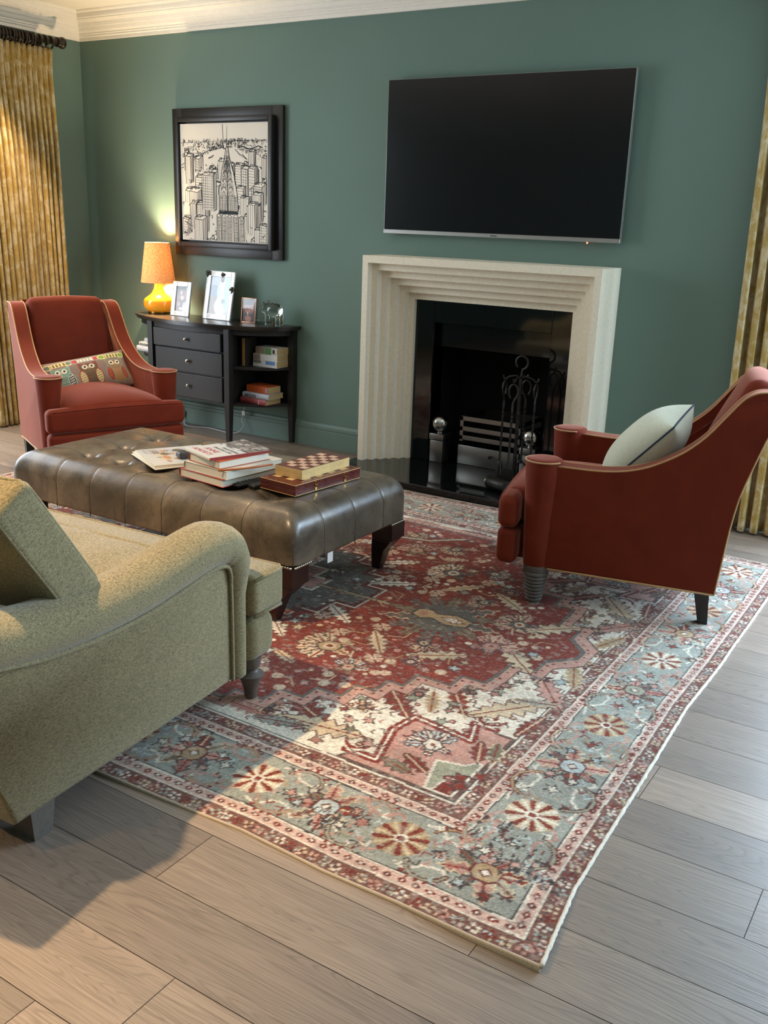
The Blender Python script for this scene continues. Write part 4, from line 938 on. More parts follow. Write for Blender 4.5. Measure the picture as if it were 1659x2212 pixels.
# ================================================================ SOFA
so = thing('sofa', 'olive green sofa with rolled arm in the left foreground', 'sofa', (.115, -3.0, 0), R(3.5))
SC = MT['sofa']; LEN = 1.95
def roll(side):
    """arm: inner panel plus a padded roll that turns down into the front band"""
    m = 1 if side == 0 else -1; X = lambda x: x if side == 0 else -LEN-x
    bm = B(); pts = []
    prof = [(-1.04, .578), (-.90, .545), (-.78, .527), (-.62, .518), (-.46, .522), (-.32, .540), (-.21, .556), (-.15, .558), (-.105, .547), (-.075, .520), (-.062, .480), (-.058, .42), (-.056, .30), (-.056, .20), (-.056, .135), (-.056, .118)]
    prof = [tuple(p) for p in smooth_path(prof, 3)]; rings = []
    for i, (y, z) in enumerate(prof):
        p0 = Vector(prof[max(0, i-1)]); p1 = Vector(prof[min(len(prof)-1, i+1)]); tt = (p1-p0).normalized(); nn = Vector((-tt.y, tt.x)) if True else 0
        f = min(1, max(0, (.5-z)/.12)) if y > -.12 else 0
        a = .082*(1-f)+.071*f; b_ = .068*(1-f)+.046*f; cxx = -.058*(1-f)-.066*f
        if i >= len(prof)-2: a *= .9; b_ *= .85
        pleat = 0
        ring = []
        for k in range(24):
            th = 2*math.pi*k/24; pl = 1+(.020*math.sin(3*th+i*1.9) if -.16 < y and z > .45 else 0)
            ring.append((X(cxx+a*pl*math.cos(th)), y+nn.x*b_*pl*math.sin(th), z+nn.y*b_*pl*math.sin(th)))
        rings.append(ring)
    loft(bm, rings); finish('arm_roll', bm, SC, so, angle=180)
    bm = B(); xs = sorted((X(-.145), X(-.004)))
    pl = [(-.905, .10), (-.09, .128), (-.09, .47), (-.13, .53), (-.21, .545), (-.32, .53), (-.46, .51), (-.62, .505), (-.78, .515), (-.905, .535), (-1.035, .56), (-1.03, .50), (-.985, .32)]
    prism(bm, pl, lambda a, b, d: (d, a, b), xs[0], xs[1], .012, 3); finish('arm_panel', bm, SC, so, angle=50)
    bm = B(); pp = [(-1.03, .530), (-.90, .500), (-.78, .478), (-.62, .466), (-.46, .470), (-.32, .489), (-.215, .507), (-.165, .508), (-.125, .497), (-.112, .46), (-.108, .40), (-.106, .25), (-.105, .13)]
    tube(bm, [(X(.0035 if z > .45 else .0005), y, z) for y, z in [tuple(p) for p in smooth_path(pp, 3)]], .0062, 8); finish('arm_piping', bm, SC, so, angle=180)
roll(0); roll(1)
bm = B(); rbox(bm, (-LEN/2, -.38, .212), (LEN/2-.152, .40, .085), .02, 3, (20, 8, 2)); rbox(bm, (-LEN/2, .044, .218), (LEN/2+.009, .070, .078), .045, 5, (30, 3, 3)); finish('seat_base', bm, SC, so, angle=60)
bm = B(); dome = lambda v: Vector((v.x, v.y, v.z+(.03*(1-(v.x/.85)**2)*(1-(v.y/.37)**4)+.004*math.sin(v.x*26+math.sin(v.y*9)*1.5)*math.exp(-((v.y+.02)/.3)**2) if v.z > 0 else 0)))
rbox(bm, (-LEN/2, -.33, .368), (LEN/2-.150, .37, .068), .03, 4, (60, 22, 2), dome)
rbox(bm, (-LEN/2, .057, .366), (LEN/2+.021, .082, .066), .028, 5, (50, 4, 3), lambda v: Vector((v.x, v.y, v.z+(.016*max(0, 1-(v.x/(LEN/2))**6)*max(0, min(1, (.05-v.y)/.1)) if v.z > 0 else 0)))); finish('seat_cushion', bm, SC, so, angle=180)
bm = B(); q = LEN/2+.019
for z in (.423, .308):
    c_ = [(-LEN/2-q+.01, -.02, z), (-LEN/2-q, .111, z), (-LEN/2-q+.022, .137, z), (-LEN/2, .1375, z), (-LEN/2+q-.022, .137, z), (-LEN/2+q, .115, z), (-LEN/2+q-.001, -.02, z)]
    tube(bm, [(p[0], p[1], p[2]) for p in c_], .0055, 8)
finish('cushion_piping', bm, SC, so, angle=180)
bm = B(); prism(bm, [(-.900, .098), (-.70, .12), (-.72, .43), (-.79, .52), (-.85, .565), (-.91, .585), (-.97, .583), (-1.01, .565), (-1.03, .53), (-1.028, .49), (-.980, .31)], lambda a, b, d: (d, a, b), -LEN+.02, -.02, .02, 3); finish('back', bm, SC, so, angle=50)
for s in (0, 1):
    xx = -.035 if s == 0 else -LEN+.035
    bm = B(); lathe(bm, [(.017, .0078), (.020, .012), (.023, .04), (.032, .070), (.041, .082), (.042, .089), (.025, .098), (.022, .106), (.030, .120), (.033, .135), (.034, .150)], 28, (xx, .030, 0)); finish('front_leg', bm, MT['grey_wood'], so, angle=35)
    x0 = -.11 if s == 0 else -LEN+.03; bm = B()
    loft(bm, [[(x0+.008, -.83, 0), (x0+.072, -.83, 0), (x0+.072, -.775, 0), (x0+.008, -.775, 0)], [(x0, -.845, .115), (x0+.082, -.845, .115), (x0+.082, -.765, .115), (x0, -.765, .115)]]); finish('rear_leg', bm, MT['grey_wood'], so, False)
sc = thing('sofa_cushion', 'boxed olive cushion with piped edges resting on the sofa arm', 'cushion')
bm = B(); rbox(bm, (0, 0, 0), (.27, .066, .178), .022, 4, (18, 4, 16), lambda v: Vector((v.x, v.y+(.028*(1-(v.x/.27)**2)*(1-(v.z/.178)**2)*(1 if v.y > 0 else -1)), v.z))); finish('cover', bm, SC, sc, angle=180)
bm = B()
for y in (-.056, .056):
    e = [(x, y, z) for x, z in ([(.262, z) for z in np.linspace(-.15, .15, 8)]+[(.245, .172)]+[(x, .173) for x in np.linspace(.22, -.22, 10)]+[(-.262, .15)]+[(-.264, z) for z in np.linspace(.12, -.15, 8)]+[(-.245, -.172)]+[(x, -.173) for x in np.linspace(-.22, .22, 10)]+[(.245, -.172)])]
    tube(bm, e, .006, 8, True)
finish('piping', bm, SC, sc, angle=180)
sc.matrix_world = Matrix.Translation((-.155, -3.728, .683)) @ Matrix.Rotation(R(3), 4, 'Z') @ Matrix.Rotation(R(-4), 4, 'Y') @ Matrix.Rotation(R(32), 4, 'X')

# ================================================================ SIDEBOARD
CT = .778
cb = thing('half_moon_sideboard', 'charcoal half-moon sideboard with three drawers and open end shelves against the wall', 'sideboard', (-2.68, 0, 0))
C_, PT = MT['cabinet'], MT['cabinet_top']
def arc(sc, n=44, yb=-.012, ea=.70, eb=.40):
    return [(ea*sc*math.cos(math.pi*k/n), yb-(eb*sc+yb)*abs(math.sin(math.pi*k/n))**.92) for k in range(n+1)]
bm = B(); fz = lambda a, b, d: (a, b, d)
prism(bm, arc(1.0), fz, CT-.015, CT, .004, 2); prism(bm, arc(.985), fz, CT-.027, CT-.0152, .004, 2); finish('top', bm, PT, cb, angle=35)
bm = B()
for s in (-1, 1): box(bm, s*.318-.009, s*.318+.009, -.318, -.014, .25, .75)
box(bm, -.60, .60, -.018, -.012, .25, .75); box(bm, -.309, .309, -.318, -.02, .25, .262)
for z in (.428, .589): box(bm, -.309, .309, -.325, -.30, z, z+.006)
box(bm, -.309, .309, -.325, -.02, .735, .75)
finish('carcass', bm, C_, cb, False)
bm = B(); ap = arc(.93); inner = arc(.905)
poly = [p for p in ap]+[p for p in inner[::-1]]
prism(bm, poly, fz, .715, .7505); finish('apron', bm, C_, cb, False)
for i, (z0, z1, pr) in enumerate(((.597, .713, .014), (.436, .586, .0), (.266, .426, .0))):
    bm = B(); box(bm, -.300, .300, -.338-pr, -.319-pr, z0, z1, .003, 2); box(bm, -.285, .285, -.319-pr, -.06, z0+.01, z1-.02); d_ = finish('drawer', bm, C_, cb, False)
    bm = B(); lathe(bm, [(.004, 0), (.005, -.010), (.011, -.015), (.0125, -.021), (.008, -.026), (.001, -.0275)], 16, (0.005, -.338-pr, (z0+z1)/2+.002), axis='y'); finish('knob', bm, MT['nickel'], d_)['label'] = 'round satin metal drawer knob'
for s in (-1, 1):
    for (x, y) in ((.342, -.322), (.642, -.033)):
        bm = B(); sq = lambda z, h, ox=0: [(s*x-h-ox*0, y-h, z), (s*x+h, y-h, z), (s*x+h, y+h, z), (s*x-h, y+h, z)]
        loft(bm, [sq(0, .0145), sq(.26, .0215), sq(.7505, .0215)]); finish('leg', bm, C_, cb, False)
    for z in (.250, .492):
        a = [p for p in arc(.915, 60) if p[0] > .327]; a = [(.327, a[-1][1])]+a[::-1] if False else [(.327, -.014)]+[(x, y) for x, y in a[::-1]]+[(.64, -.014)]
        bm = B(); prism(bm, [(s*x, y) for x, y in a], fz, z, z+.018, .003, 2); finish('shelf', bm, C_, cb, angle=30)

# ---------------------------------------------------------------- books
def book(name_, label, loc, rz, L_, D_, H_, cover, pages='paper', group=None, spine='-y', soft=False, text=None, tcol='ink', bands=(), tsize=.02, upright=False, rounded=True):
    """closed book lying flat: L along x (spine length), D along y, H up; spine faces -y"""
    t = thing('book', label, 'book', loc, rz, group)
    if upright: t.rotation_euler = (0, R(-90), rz)
    c = .0022; mc = cover if isinstance(cover, bpy.types.Material) else cm(cover)
    bm = B(); o = 0 if soft else .003
    box(bm, -L_/2+o, L_/2-o, -D_/2+.003, D_/2-o-.001, c, H_-c); finish('page_block', bm, MT[pages], t, False)
    bm = B()
    box(bm, -L_/2, L_/2, -D_/2+.002, D_/2, 0, c, .0006, 1); box(bm, -L_/2, L_/2, -D_/2+.002, D_/2, H_-c, H_, .0006, 1)
    k_ = 7; bulge = .006 if rounded else .0005; ra = []; rb = []
    for i in range(k_+1):
        u = -1+2*i/k_; ra.append((-D_/2+.002-bulge*(1-u*u), H_/2+u*H_/2)); 
    rb = [(y+.0022, z) for y, z in ra[::-1]]
    prism(bm, ra+rb, lambda a, b, d: (d, a, b), -L_/2, L_/2); finish('cover', bm, mc, t, angle=40)
    for (a, b, z0, z1, col) in bands:
        bm = B(); box(bm, -L_/2+L_*a, -L_/2+L_*b, -D_/2+.002-bulge-.0006, -D_/2+.001-bulge*.0, H_*z0, H_*z1); finish('spine_label', bm, cm(col), t, False)
    if text:
        fm = Matrix.Translation((0, -D_/2+.002-bulge-.0008, 0)) @ Matrix.Rotation(R(90), 4, 'X')
        for (s_, xx, zz, size, col) in text: text_obj('spine_lettering', s_, size, MT[col] if isinstance(col, str) else cm(col), t, Matrix.Translation((-L_/2+L_*xx, 0, 0)) @ fm @ Matrix.Translation((0, H_*zz, 0)))
    return t
SH2, SH1 = .510, .268
G1, G2, G3 = 'books stacked on the upper right shelf', 'books stacked on the lower right shelf', 'white books on the left shelf'
yb = -.115; xb = -2.155
book('b', 'white paperback with a blue band at the bottom of the upper shelf stack', (xb, yb, SH2), R(1), .195, .125, .042, (206, 204, 200), 'paper_old', G1, soft=True, rounded=False, bands=[(0, .34, .52, .98, (118, 112, 104)), (.53, .93, .42, .98, (92, 132, 178))], text=[('TALES OF', .08, .12, .011, 'ink'), ('TRAVEL', .58, .12, .011, 'ink')] if False else None)
book('b', 'white paperback with grey end in the middle of the upper shelf stack', (xb+.0, yb+.002, SH2+.0425), R(2), .195, .125, .040, (214, 212, 206), 'paper_old', G1, soft=True, rounded=False, bands=[(0, .30, .02, .98, (140, 126, 112))])
book('b', 'paperback with green spine panel on top of the upper shelf stack', (xb+.008, yb+.004, SH2+.083), R(-1), .180, .118, .044, (206, 198, 186), 'paper_old', G1, soft=True, rounded=False, bands=[(0, .44, .02, .98, (138, 122, 104)), (.45, .74, .02, .98, (86, 134, 78)), (.80, .90, .2, .8, (26, 26, 26))])
t = book('b', 'narrow yellow-brown book standing upright at the left of the upper right shelf', (-2.292, -.19, SH2), R(0), .180, .125, .018, (44, 38, 34), 'paper_old', 'upright books in the sideboard', bands=[(0, 1, .0, 1.0, (158, 122, 62))]); t.rotation_euler = (0, R(-90), 0); t.location = (-2.285, -.16, SH2+.090)
book('b', 'red hardback at the bottom of the lower shelf stack', (-2.205, -.155, SH1), R(-3), .225, .150, .036, (150, 66, 66), 'paper_old', G2, text=[('LONDON', .18, .24, .024, (196, 170, 168))] if False else None, bands=[(.72, .75, .1, .9, (214, 170, 160))])
book('b', 'silver-white hardback lettered BRYSON in the middle of the lower shelf stack', (-2.19, -.15, SH1+.0365), R(-1), .225, .150, .034, (172, 178, 186), 'paper_old', G2, text=[('BRYSON', .10, .25, .025, 'ink')])
book('b', 'thick orange paperback on top of the lower shelf stack', (-2.195, -.14, SH1+.071), R(-4), .19, .125, .045, (184, 84, 36), 'paper_old', G2, soft=True, rounded=False, bands=[(.90, .97, .2, .8, (150, 160, 180))])
wx, wy = -3.185, -.14
book('b', 'thick white hardback at the bottom of the left shelf stack', (wx, wy, SH2), R(-8), .225, .145, .036, (222, 222, 224), 'paper', G3)
book('b', 'white hardback lettered DON DELILLO on the left shelf', (wx+.02, wy, SH2+.0365), R(-8), .215, .140, .028, (222, 224, 216), 'paper', G3, text=[('DON DELILLO', .05, .22, .019, 'ink')])
book('b', 'small white book on top of the left shelf stack', (wx+.05, wy+.005, SH2+.065), R(-8), .19, .125, .028, (226, 226, 228), 'paper', G3)

# ================================================================ LAMP
LX, LY = -3.140, -.130
lp = thing('table_lamp', 'amber glass table lamp with linen shade glowing on the sideboard', 'lamp', (LX, LY, CT))
bm = B(); lathe(bm, [(.0, 0), (.074, 0), (.076, .003), (.076, .014), (.070, .016), (.0, .016)], 40); finish('foot', bm, MT['brass'], lp)
bm = B(); pr = [(.0, .016), (.070, .016), (.086, .024), (.098, .038), (.104, .058), (.105, .078), (.102, .092), (.092, .104), (.075, .116), (.058, .128), (.045, .142), (.036, .160), (.030, .182), (.028, .205), (.028, .214), (.0, .214)]
lathe(bm, pr, 48); finish('glass_body', bm, MT['amber'], lp, angle=50)
bm = B(); lathe(bm, [(.012, .214), (.012, .235), (.017, .238), (.017, .262), (.010, .264)], 20); finish('socket', bm, MT['brass'], lp)
bm = B(); uvsphere(bm, (0, 0, .305), .026, 18, 12, (1, 1, 1.3)); finish('bulb', bm, MT['bulb'], lp)
bm = B(); n = 64
for (ra, za, rb_, zb_) in ((.118, .210, .083, .478),):
    A = [[bm.verts.new((r_*math.cos(2*math.pi*k/n), r_*math.sin(2*math.pi*k/n), z)) for k in range(n)] for r_, z in ((ra, za), (ra*.5+rb_*.5, (za+zb_)/2), (rb_, zb_), (rb_-.0015, zb_), (ra*.5+rb_*.5-.0015, (za+zb_)/2), (ra-.0015, za))]
    for P, Q in zip(A, A[1:]+A[:1]):
        for k in range(n): bm.faces.new((P[k], P[(k+1) % n], Q[(k+1) % n], Q[k]))
finish('shade', bm, MT['shade'], lp, angle=60)
bm = B(); tube(bm, [(.080*math.cos(a), .080*math.sin(a), .470) for a in [2*math.pi*k/40 for k in range(40)]], .0015, 6, True)
for k in range(3): tube(bm, [(.080*math.cos(k*2.094), .080*math.sin(k*2.094), .470), (.012*math.cos(k*2.094), .012*math.sin(k*2.094), .262)], .0012, 5)
finish('shade_carrier', bm, MT['brass'], lp)
d = bpy.data.lights.new('lamp_bulb', 'POINT'); d.energy = 64; d.color = (1.0, .77, .46); d.shadow_soft_size = .045
o = bpy.data.objects.new('lamp_bulb', d); link(o, lp); o.location = (0, 0, .345)
bm = B(); tube(bm, [tuple(p) for p in smooth_path([(-.085, .04, .008), (-.155, .06, .006), (-.185, .085, -.02), (-.190, .095, -.12), (-.178, .098, -.26), (-.172, .100, -.45), (-.150, .085, -.70), (-.05, .02, -.772)], 4)], .0028, 6); finish('cord', bm, MT['cable'], lp)

# ================================================================ PHOTO FRAMES AND ELEPHANT
def blob_photo(w, h, base, blobs, seed):
    r = random.Random(seed); c = Canvas(-w/2, 0, w/2, h, .003, np.array(lin(base), np.float32))
    for (x, y, rx, ry, col) in blobs: c.disc(x*w, y*h, rx*w, np.array(lin(col), np.float32), ry*h)
    k = c.a.copy()
    for _ in range(1): c.a[1:-1, 1:-1] = (k[1:-1, 1:-1]*2+k[:-2, 1:-1]+k[2:, 1:-1]+k[1:-1, :-2]+k[1:-1, 2:])/6
    c.a *= (1+.18*np.array([[r.gauss(0, 1) for _ in range(c.w)] for _ in range(c.h)]).clip(-1.5, 1.5)[:, :, None]); return c
def photo_frame(label, loc, rz, w, h, bw, m, photo, lean=10, depth=.012, beads=True, group='photo frames on the sideboard'):
    t = thing('photo_frame', label, 'photo frame', loc, rz, group); t.rotation_euler = (R(-lean), 0, rz)
    bm = B()
    for (a, b, c_, e) in ((-w/2, -w/2+bw, 0, h), (w/2-bw, w/2, 0, h), (-w/2+bw, w/2-bw, 0, bw), (-w/2+bw, w/2-bw, h-bw, h)): box(bm, a, b, -depth, 0, c_, e, min(.0022, bw*.2), 2)
    finish('frame', bm, m, t, angle=30)
    if beads:
        bm = B()
        for e in (0.12, .86):
            q = bw*e; L1, L2 = w-2*q, h-2*q
            for (px, pz, ux, uz, LL) in ((-w/2+q, q, 1, 0, L1), (-w/2+q, h-q, 1, 0, L1), (-w/2+q, q, 0, 1, L2), (w/2-q, q, 0, 1, L2)):
                n_ = int(LL/.0075)
                for i in range(n_+1): uvsphere(bm, (px+ux*LL*i/n_, -depth-.0003, pz+uz*LL*i/n_), .0032, 6, 4)
        finish('beading', bm, m, t)
    photo.mesh('photograph', lambda X, Y: np.stack([X, np.full_like(X, -.004), Y+bw], 1), MT['print'], t)
    bm = B(); box(bm, -w/2+bw, w/2-bw, -.0068, -.0058, bw, h-bw); finish('glass', bm, MT['pane'], t, False)
    bm = B(); box(bm, -w/2+.003, w/2-.003, .0003, .003, .003, h-.003); finish('backboard', bm, MT['black'], t, False)
    bm = B(); box(bm, -.02, .02, .004, .007, .0, h*.62, mat=Matrix.Translation((0, .003, h*.66)) @ Matrix.Rotation(R(lean+14), 4, 'X') @ Matrix.Translation((0, 0, -h*.66))); finish('easel_back', bm, MT['black'], t, False)
    return t
P1 = blob_photo(.096, .146, (92, 80, 78), [(.0, .55, .5, .5, (70, 58, 56)), (.05, .62, .16, .11, (190, 168, 160)), (-.05, .85, .14, .1, (176, 140, 128)), (-.25, .35, .16, .12, (150, 128, 118)), (-.3, .62, .14, .1, (128, 100, 92)), (.3, .2, .2, .25, (170, 168, 190)), (.35, .75, .15, .2, (120, 84, 84)), (0, .12, .2, .06, (190, 184, 178))], 1)
photo_frame('small silver beaded photo frame beside the amber lamp on the sideboard', (-2.905, -.165, CT), R(2), .162, .232, .033, MT['silver'], P1)
P2 = blob_photo(.176, .246, (158, 170, 184), [(-.3, .2, .4, .3, (138, 124, 116)), (-.3, .62, .3, .16, (110, 128, 150)), (.15, .55, .22, .45, (206, 216, 216)), (.1, .85, .13, .09, (238, 240, 240)), (.08, .92, .09, .07, (96, 62, 50)), (.1, .22, .33, .24, (212, 222, 218)), (.35, .6, .15, .5, (168, 196, 204)), (-.05, .6, .1, .2, (186, 200, 222)), (.2, .35, .1, .06, (120, 148, 140)), (.0, .12, .08, .05, (240, 244, 242)), (.2, .1, .08, .05, (236, 240, 238)), (.05, .3, .07, .04, (240, 244, 242))], 2)
pf = photo_frame('large silver beaded photo frame with dark bow ornaments, second from the lamp', (-2.585, -.150, CT), R(-2), .250, .320, .037, MT['silver'], P2, 11)
for (x, z, s_, a) in ((-.112, .302, .9, 20), (.022, .298, .7, 80), (.118, .205, .9, -30)):
    bm = B()
    for q in range(4): uvsphere(bm, (x+.016*s_*math.cos(R(a+q*90+35)), -.018, z+.012*s_*math.sin(R(a+q*90+35))), .0135*s_, 10, 7, (1, .4, .7))
    uvsphere(bm, (x, -.020, z), .006*s_, 8, 6); tube(bm, [(x, -.016, z), (x-.008, -.015, z-.03*s_)], .003, 5); finish('bow_ornament', bm, MT['bronze'], pf)['label'] = 'dark bow shaped ornament'
P3 = blob_photo(.106, .150, (34, 26, 24), [(0, .62, .36, .30, (150, 96, 74)), (0, .92, .42, .16, (40, 30, 26)), (0, .78, .46, .05, (38, 28, 24)), (-.14, .62, .07, .03, (54, 34, 28)), (.14, .62, .07, .03, (54, 34, 28)), (0, .48, .07, .05, (178, 118, 92)), (.02, .37, .13, .025, (110, 54, 46)), (-.05, .14, .24, .13, (164, 108, 84)), (.36, .2, .16, .22, (30, 26, 28)), (-.1, .36, .03, .09, (214, 206, 192))], 3)
photo_frame('small dark photo frame with thin copper edge, nearest the glass elephant', (-2.335, -.120, CT), R(4), .116, .160, .005, simple('copper_edge', (190, 140, 110), .35, .05, metal=.6), P3, 6, .010, False)
el = None
bm = B(); E = lambda c, r_, sc: uvsphere(bm, c, r_, 20, 14, sc)
E((.012, 0, .098), .052, (1.12, .82, .92)); E((-.052, 0, .108), .034, (.95, .85, 1.05))
for x in (-.028, .046):
    for y in (-.021, .021): lathe(bm, [(.0, .001), (.016, .001), (.017, .006), (.0155, .03), (.019, .075), (.0, .085)], 14, (x, y, 0))
tube(bm, [(-.070, 0, .112), (-.086, 0, .092), (-.092, 0, .066), (-.090, 0, .042), (-.096, 0, .028), (-.108, 0, .024), (-.114, 0, .032)], [.020, .017, .013, .010, .008, .007, .005], 12)
for y in (-1, 1): E((-.040, y*.030, .112), .026, (.75, .28, 1.1)); tube(bm, [(-.044, y*.028, .128), (-.052, y*.034, .156)], [.010, .004], 8)
tube(bm, [(.068, 0, .10), (.074, 0, .08), (.072, 0, .06)], [.004, .003, .002], 8)
tmp = finish('elephant_source', bm, MT['glass'])
md = tmp.modifiers.new('remesh', 'REMESH'); md.mode = 'VOXEL'; md.voxel_size = .0026; md2 = tmp.modifiers.new('smooth', 'SMOOTH'); md2.factor = .6; md2.iterations = 6
bpy.context.view_layer.update(); dg = bpy.context.evaluated_depsgraph_get(); me = bpy.data.meshes.new_from_object(tmp.evaluated_get(dg)); bpy.data.objects.remove(tmp)
me.polygons.foreach_set('use_smooth', [True]*len(me.polygons)); me.name = 'glass_elephant'
el = bpy.data.objects.new('glass_elephant', me); COL.objects.link(el); el.location = (-2.13, -.125, CT+.0006); el.rotation_euler = (0, 0, R(12))
if not me.materials: me.materials.append(MT['glass'])
tag(el, 'clear glass elephant figurine at the right end of the sideboard top', 'figurine')

# ================================================================ CABLES BY THE SIDEBOARD
bm = B(); tube(bm, [tuple(p) for p in smooth_path([(-2.43, -.035, .255), (-2.45, -.04, .17), (-2.462, -.05, .10), (-2.44, -.06, .06), (-2.46, -.085, .02), (-2.52, -.10, .004), (-2.62, -.09, .004), (-2.75, -.07, .004), (-2.86, -.12, .004), (-2.95, -.10, .004), (-3.02, -.04, .02), (-3.04, -.03, .12)], 5)], .0028, 6)
t = thing('power_cable', 'white power cable trailing on the floor below the sideboard', 'cable'); finish('flex', bm, MT['cable'], t, angle=180)
bm = B(); box(bm, -2.452, -2.425, -.062, -.060, .135, .165); finish('paper_tag', bm, MT['white'], t, False)
bm = B(); box(bm, -3.06, -3.02, -.050, -.0225, .045, .085, .004); finish('plug', bm, MT['white'], t)

# ================================================================ THINGS ON THE OTTOMAN
OT = .4435
mg = thing('newspaper', 'folded colour newspaper under a grey remote at the back of the ottoman', 'newspaper', (-1.035, -2.125, OT), R(-28))
def paper_canvas(w, h, seed, kind):
    r = random.Random(seed); L = lambda *c_: np.array(lin(c_), np.float32); c = Canvas(-w/2, -h/2, w/2, h/2, .0026, L(206, 206, 202))
    if kind == 'news':
        c.rect(-.11, -.02, .10, .10, L(178, 190, 202))
        for _ in range(26): c.disc(r.uniform(-.11, .11), r.uniform(-.09, .09), r.uniform(.008, .028), L(*r.choice(((214, 200, 176), (150, 150, 152), (188, 196, 206), (196, 150, 120), (120, 104, 80), (226, 222, 214)))), r.uniform(.006, .018))
        c.disc(-.08, .02, .025, L(104, 92, 66)); c.disc(.03, -.06, .035, L(206, 150, 108), .015); c.disc(-.02, .075, .06, L(122, 110, 88), .014)
        for q in range(20): c.line([(-.13, -.125+q*.004), (-.13+r.uniform(.06, .1), -.125+q*.004)], .0022, L(150, 150, 150))
    else:
        c.rect(-w/2, .015, w/2, h/2, L(122, 116, 112))
        for _ in range(60): c.disc(r.uniform(-w/2, w/2), r.uniform(.02, h/2), r.uniform(.006, .022), L(*r.choice(((90, 84, 82), (150, 144, 140), (176, 172, 170), (70, 62, 60)))), r.uniform(.004, .01))
        for _ in range(14): c.disc(r.uniform(-w/2, w/2), r.uniform(.005, .03), r.uniform(.01, .02), L(206, 206, 206), .008)
    return c
for k, (dx, dy, a) in enumerate(((.006, -.010, 3), (-.004, -.004, 1.5))):
    bm = B(); box(bm, -.152, .152, -.152, .152, .0+k*.005, .0045+k*.005, .002, 2, mat=Matrix.Translation((dx, dy, 0)) @ Matrix.Rotation(R(a), 4, 'Z')); finish('folded_section', bm, MT['paper'], mg, angle=40)
bm = B(); box(bm, -.148, .148, -.150, .150, .010, .0155, .0025, 2); finish('folded_section', bm, MT['paper'], mg, angle=40)
paper_canvas(.292, .296, 5, 'news').mesh('front_page', lambda X, Y: np.stack([X, Y, np.full_like(X, .0158)], 1), MT['print'], mg)
def remote(label, loc, rz, w=.046, l=.19, h=.020, m='remote', tilt=0):
    t = thing('remote_control', label, 'remote control', loc, rz, 'remote controls on the ottoman'); t.rotation_euler = (R(tilt), 0, rz)
    bm = B(); rbox(bm, (0, 0, h/2), (w/2, l/2, h/2), .008, 4, (4, 8, 2), lambda v: Vector((v.x*(1-.12*(v.y/l*2 < -.3)), v.y, v.z-(.003*(v.y/l*2)**2)*(v.z < 0)*-1))); finish('case', bm, MT[m], t, angle=60)
    bm = B()
    for i in range(7):
        for j in (-1, 0, 1): box(bm, j*.012-.004, j*.012+.004, -l*.36+i*.019, -l*.36+i*.019+.010, h-.0006, h+.0012, .0008, 1)
    finish('keys', bm, MT['key'], t, angle=40); return t
remote('grey-brown remote control lying on the folded newspaper', (-.955, -2.105, OT+.0165), R(-22), .056, .165, .030, 'key')
remote('long slim black remote control leaning at the foot of the book stack', (-.535, -2.235, OT-.006), R(-9), .040, .175, .017)
remote('short wide black remote control beside the wooden game box', (-.478, -2.235, OT-.008), R(-14), .05, .12, .02)
GB = 'books stacked on the ottoman'
bx, by = -.668, -2.212
def flat_book(label, x, y, z, rz, w, l, h, cover, spine=None):
    """spine on -x, pages showing on +x and -y"""
    t = book('b', label, (x, y, z), R(rz-90), l, w, h, cover, 'paper', GB); return t
flat_book('large orange-red hardback at the bottom of the ottoman stack', bx-.012, by+.02, OT, -7, .258, .318, .032, (178, 58, 34))
flat_book('large white hardback with dark spine second from the bottom of the ottoman stack', bx+.006, by+.018, OT+.0325, -6, .248, .308, .034, (206, 200, 186))
flat_book('smaller rust-orange hardback under the magazine in the ottoman stack', bx-.002, by+.002, OT+.067, -10, .195, .255, .031, (176, 78, 42))
mz = thing('magazine', 'glossy magazine with red lettering on top of the ottoman book stack', 'magazine', (bx-.018, by+.006, OT+.0985), R(-19))
bm = B(); box(bm, -.105, .105, -.1375, .1375, 0, .011, .003, 2); finish('pages', bm, MT['paper'], mz, angle=40)
paper_canvas(.206, .272, 8, 'mag').mesh('front_cover', lambda X, Y: np.stack([X, Y, .0114+.004*np.clip(Y/.13, 0, 1)**3], 1), MT['print'], mz)
bm = B(); box(bm, .1045, .1062, -.1375, .1375, 0, .0115); finish('spine', bm, cm((150, 50, 40)), mz, False)
for (s_, x, y, size, col) in (('AMOS', -.075, -.088, .036, (176, 36, 60)), ('AMOS', -.1, -.1, 0, (0, 0, 0)),):
    pass
for (s_, x, y, size, col) in (('ANNE', -.06, -.075, .036, (176, 40, 64)), ('AMORTS', -.085, -.115, .036, (176, 40, 64)), ('TRADITIONAL', -.03, -.012, .020, (66, 66, 70)), ('SPORTING LIFE', -.055, -.036, .020, (66, 66, 70))):
    text_obj('cover_lettering', s_, size, cm(col), mz, Matrix.Translation((x, y, .0118)), .0002)
bm = B(); tube(bm, [(.03, -.16, 0), (.06, -.10, .001), (.085, -.02, .0), (.10, .06, .001)], .004, 6)
rb_ = finish('ribbon_bookmark', bm, cm((178, 96, 44)), None, angle=180); tag(rb_, 'orange cord lying on the white hardback in the ottoman stack', 'cord'); rb_.location = (bx+.078, by-.002, OT+.0705); rb_.rotation_euler = (0, 0, R(-8))

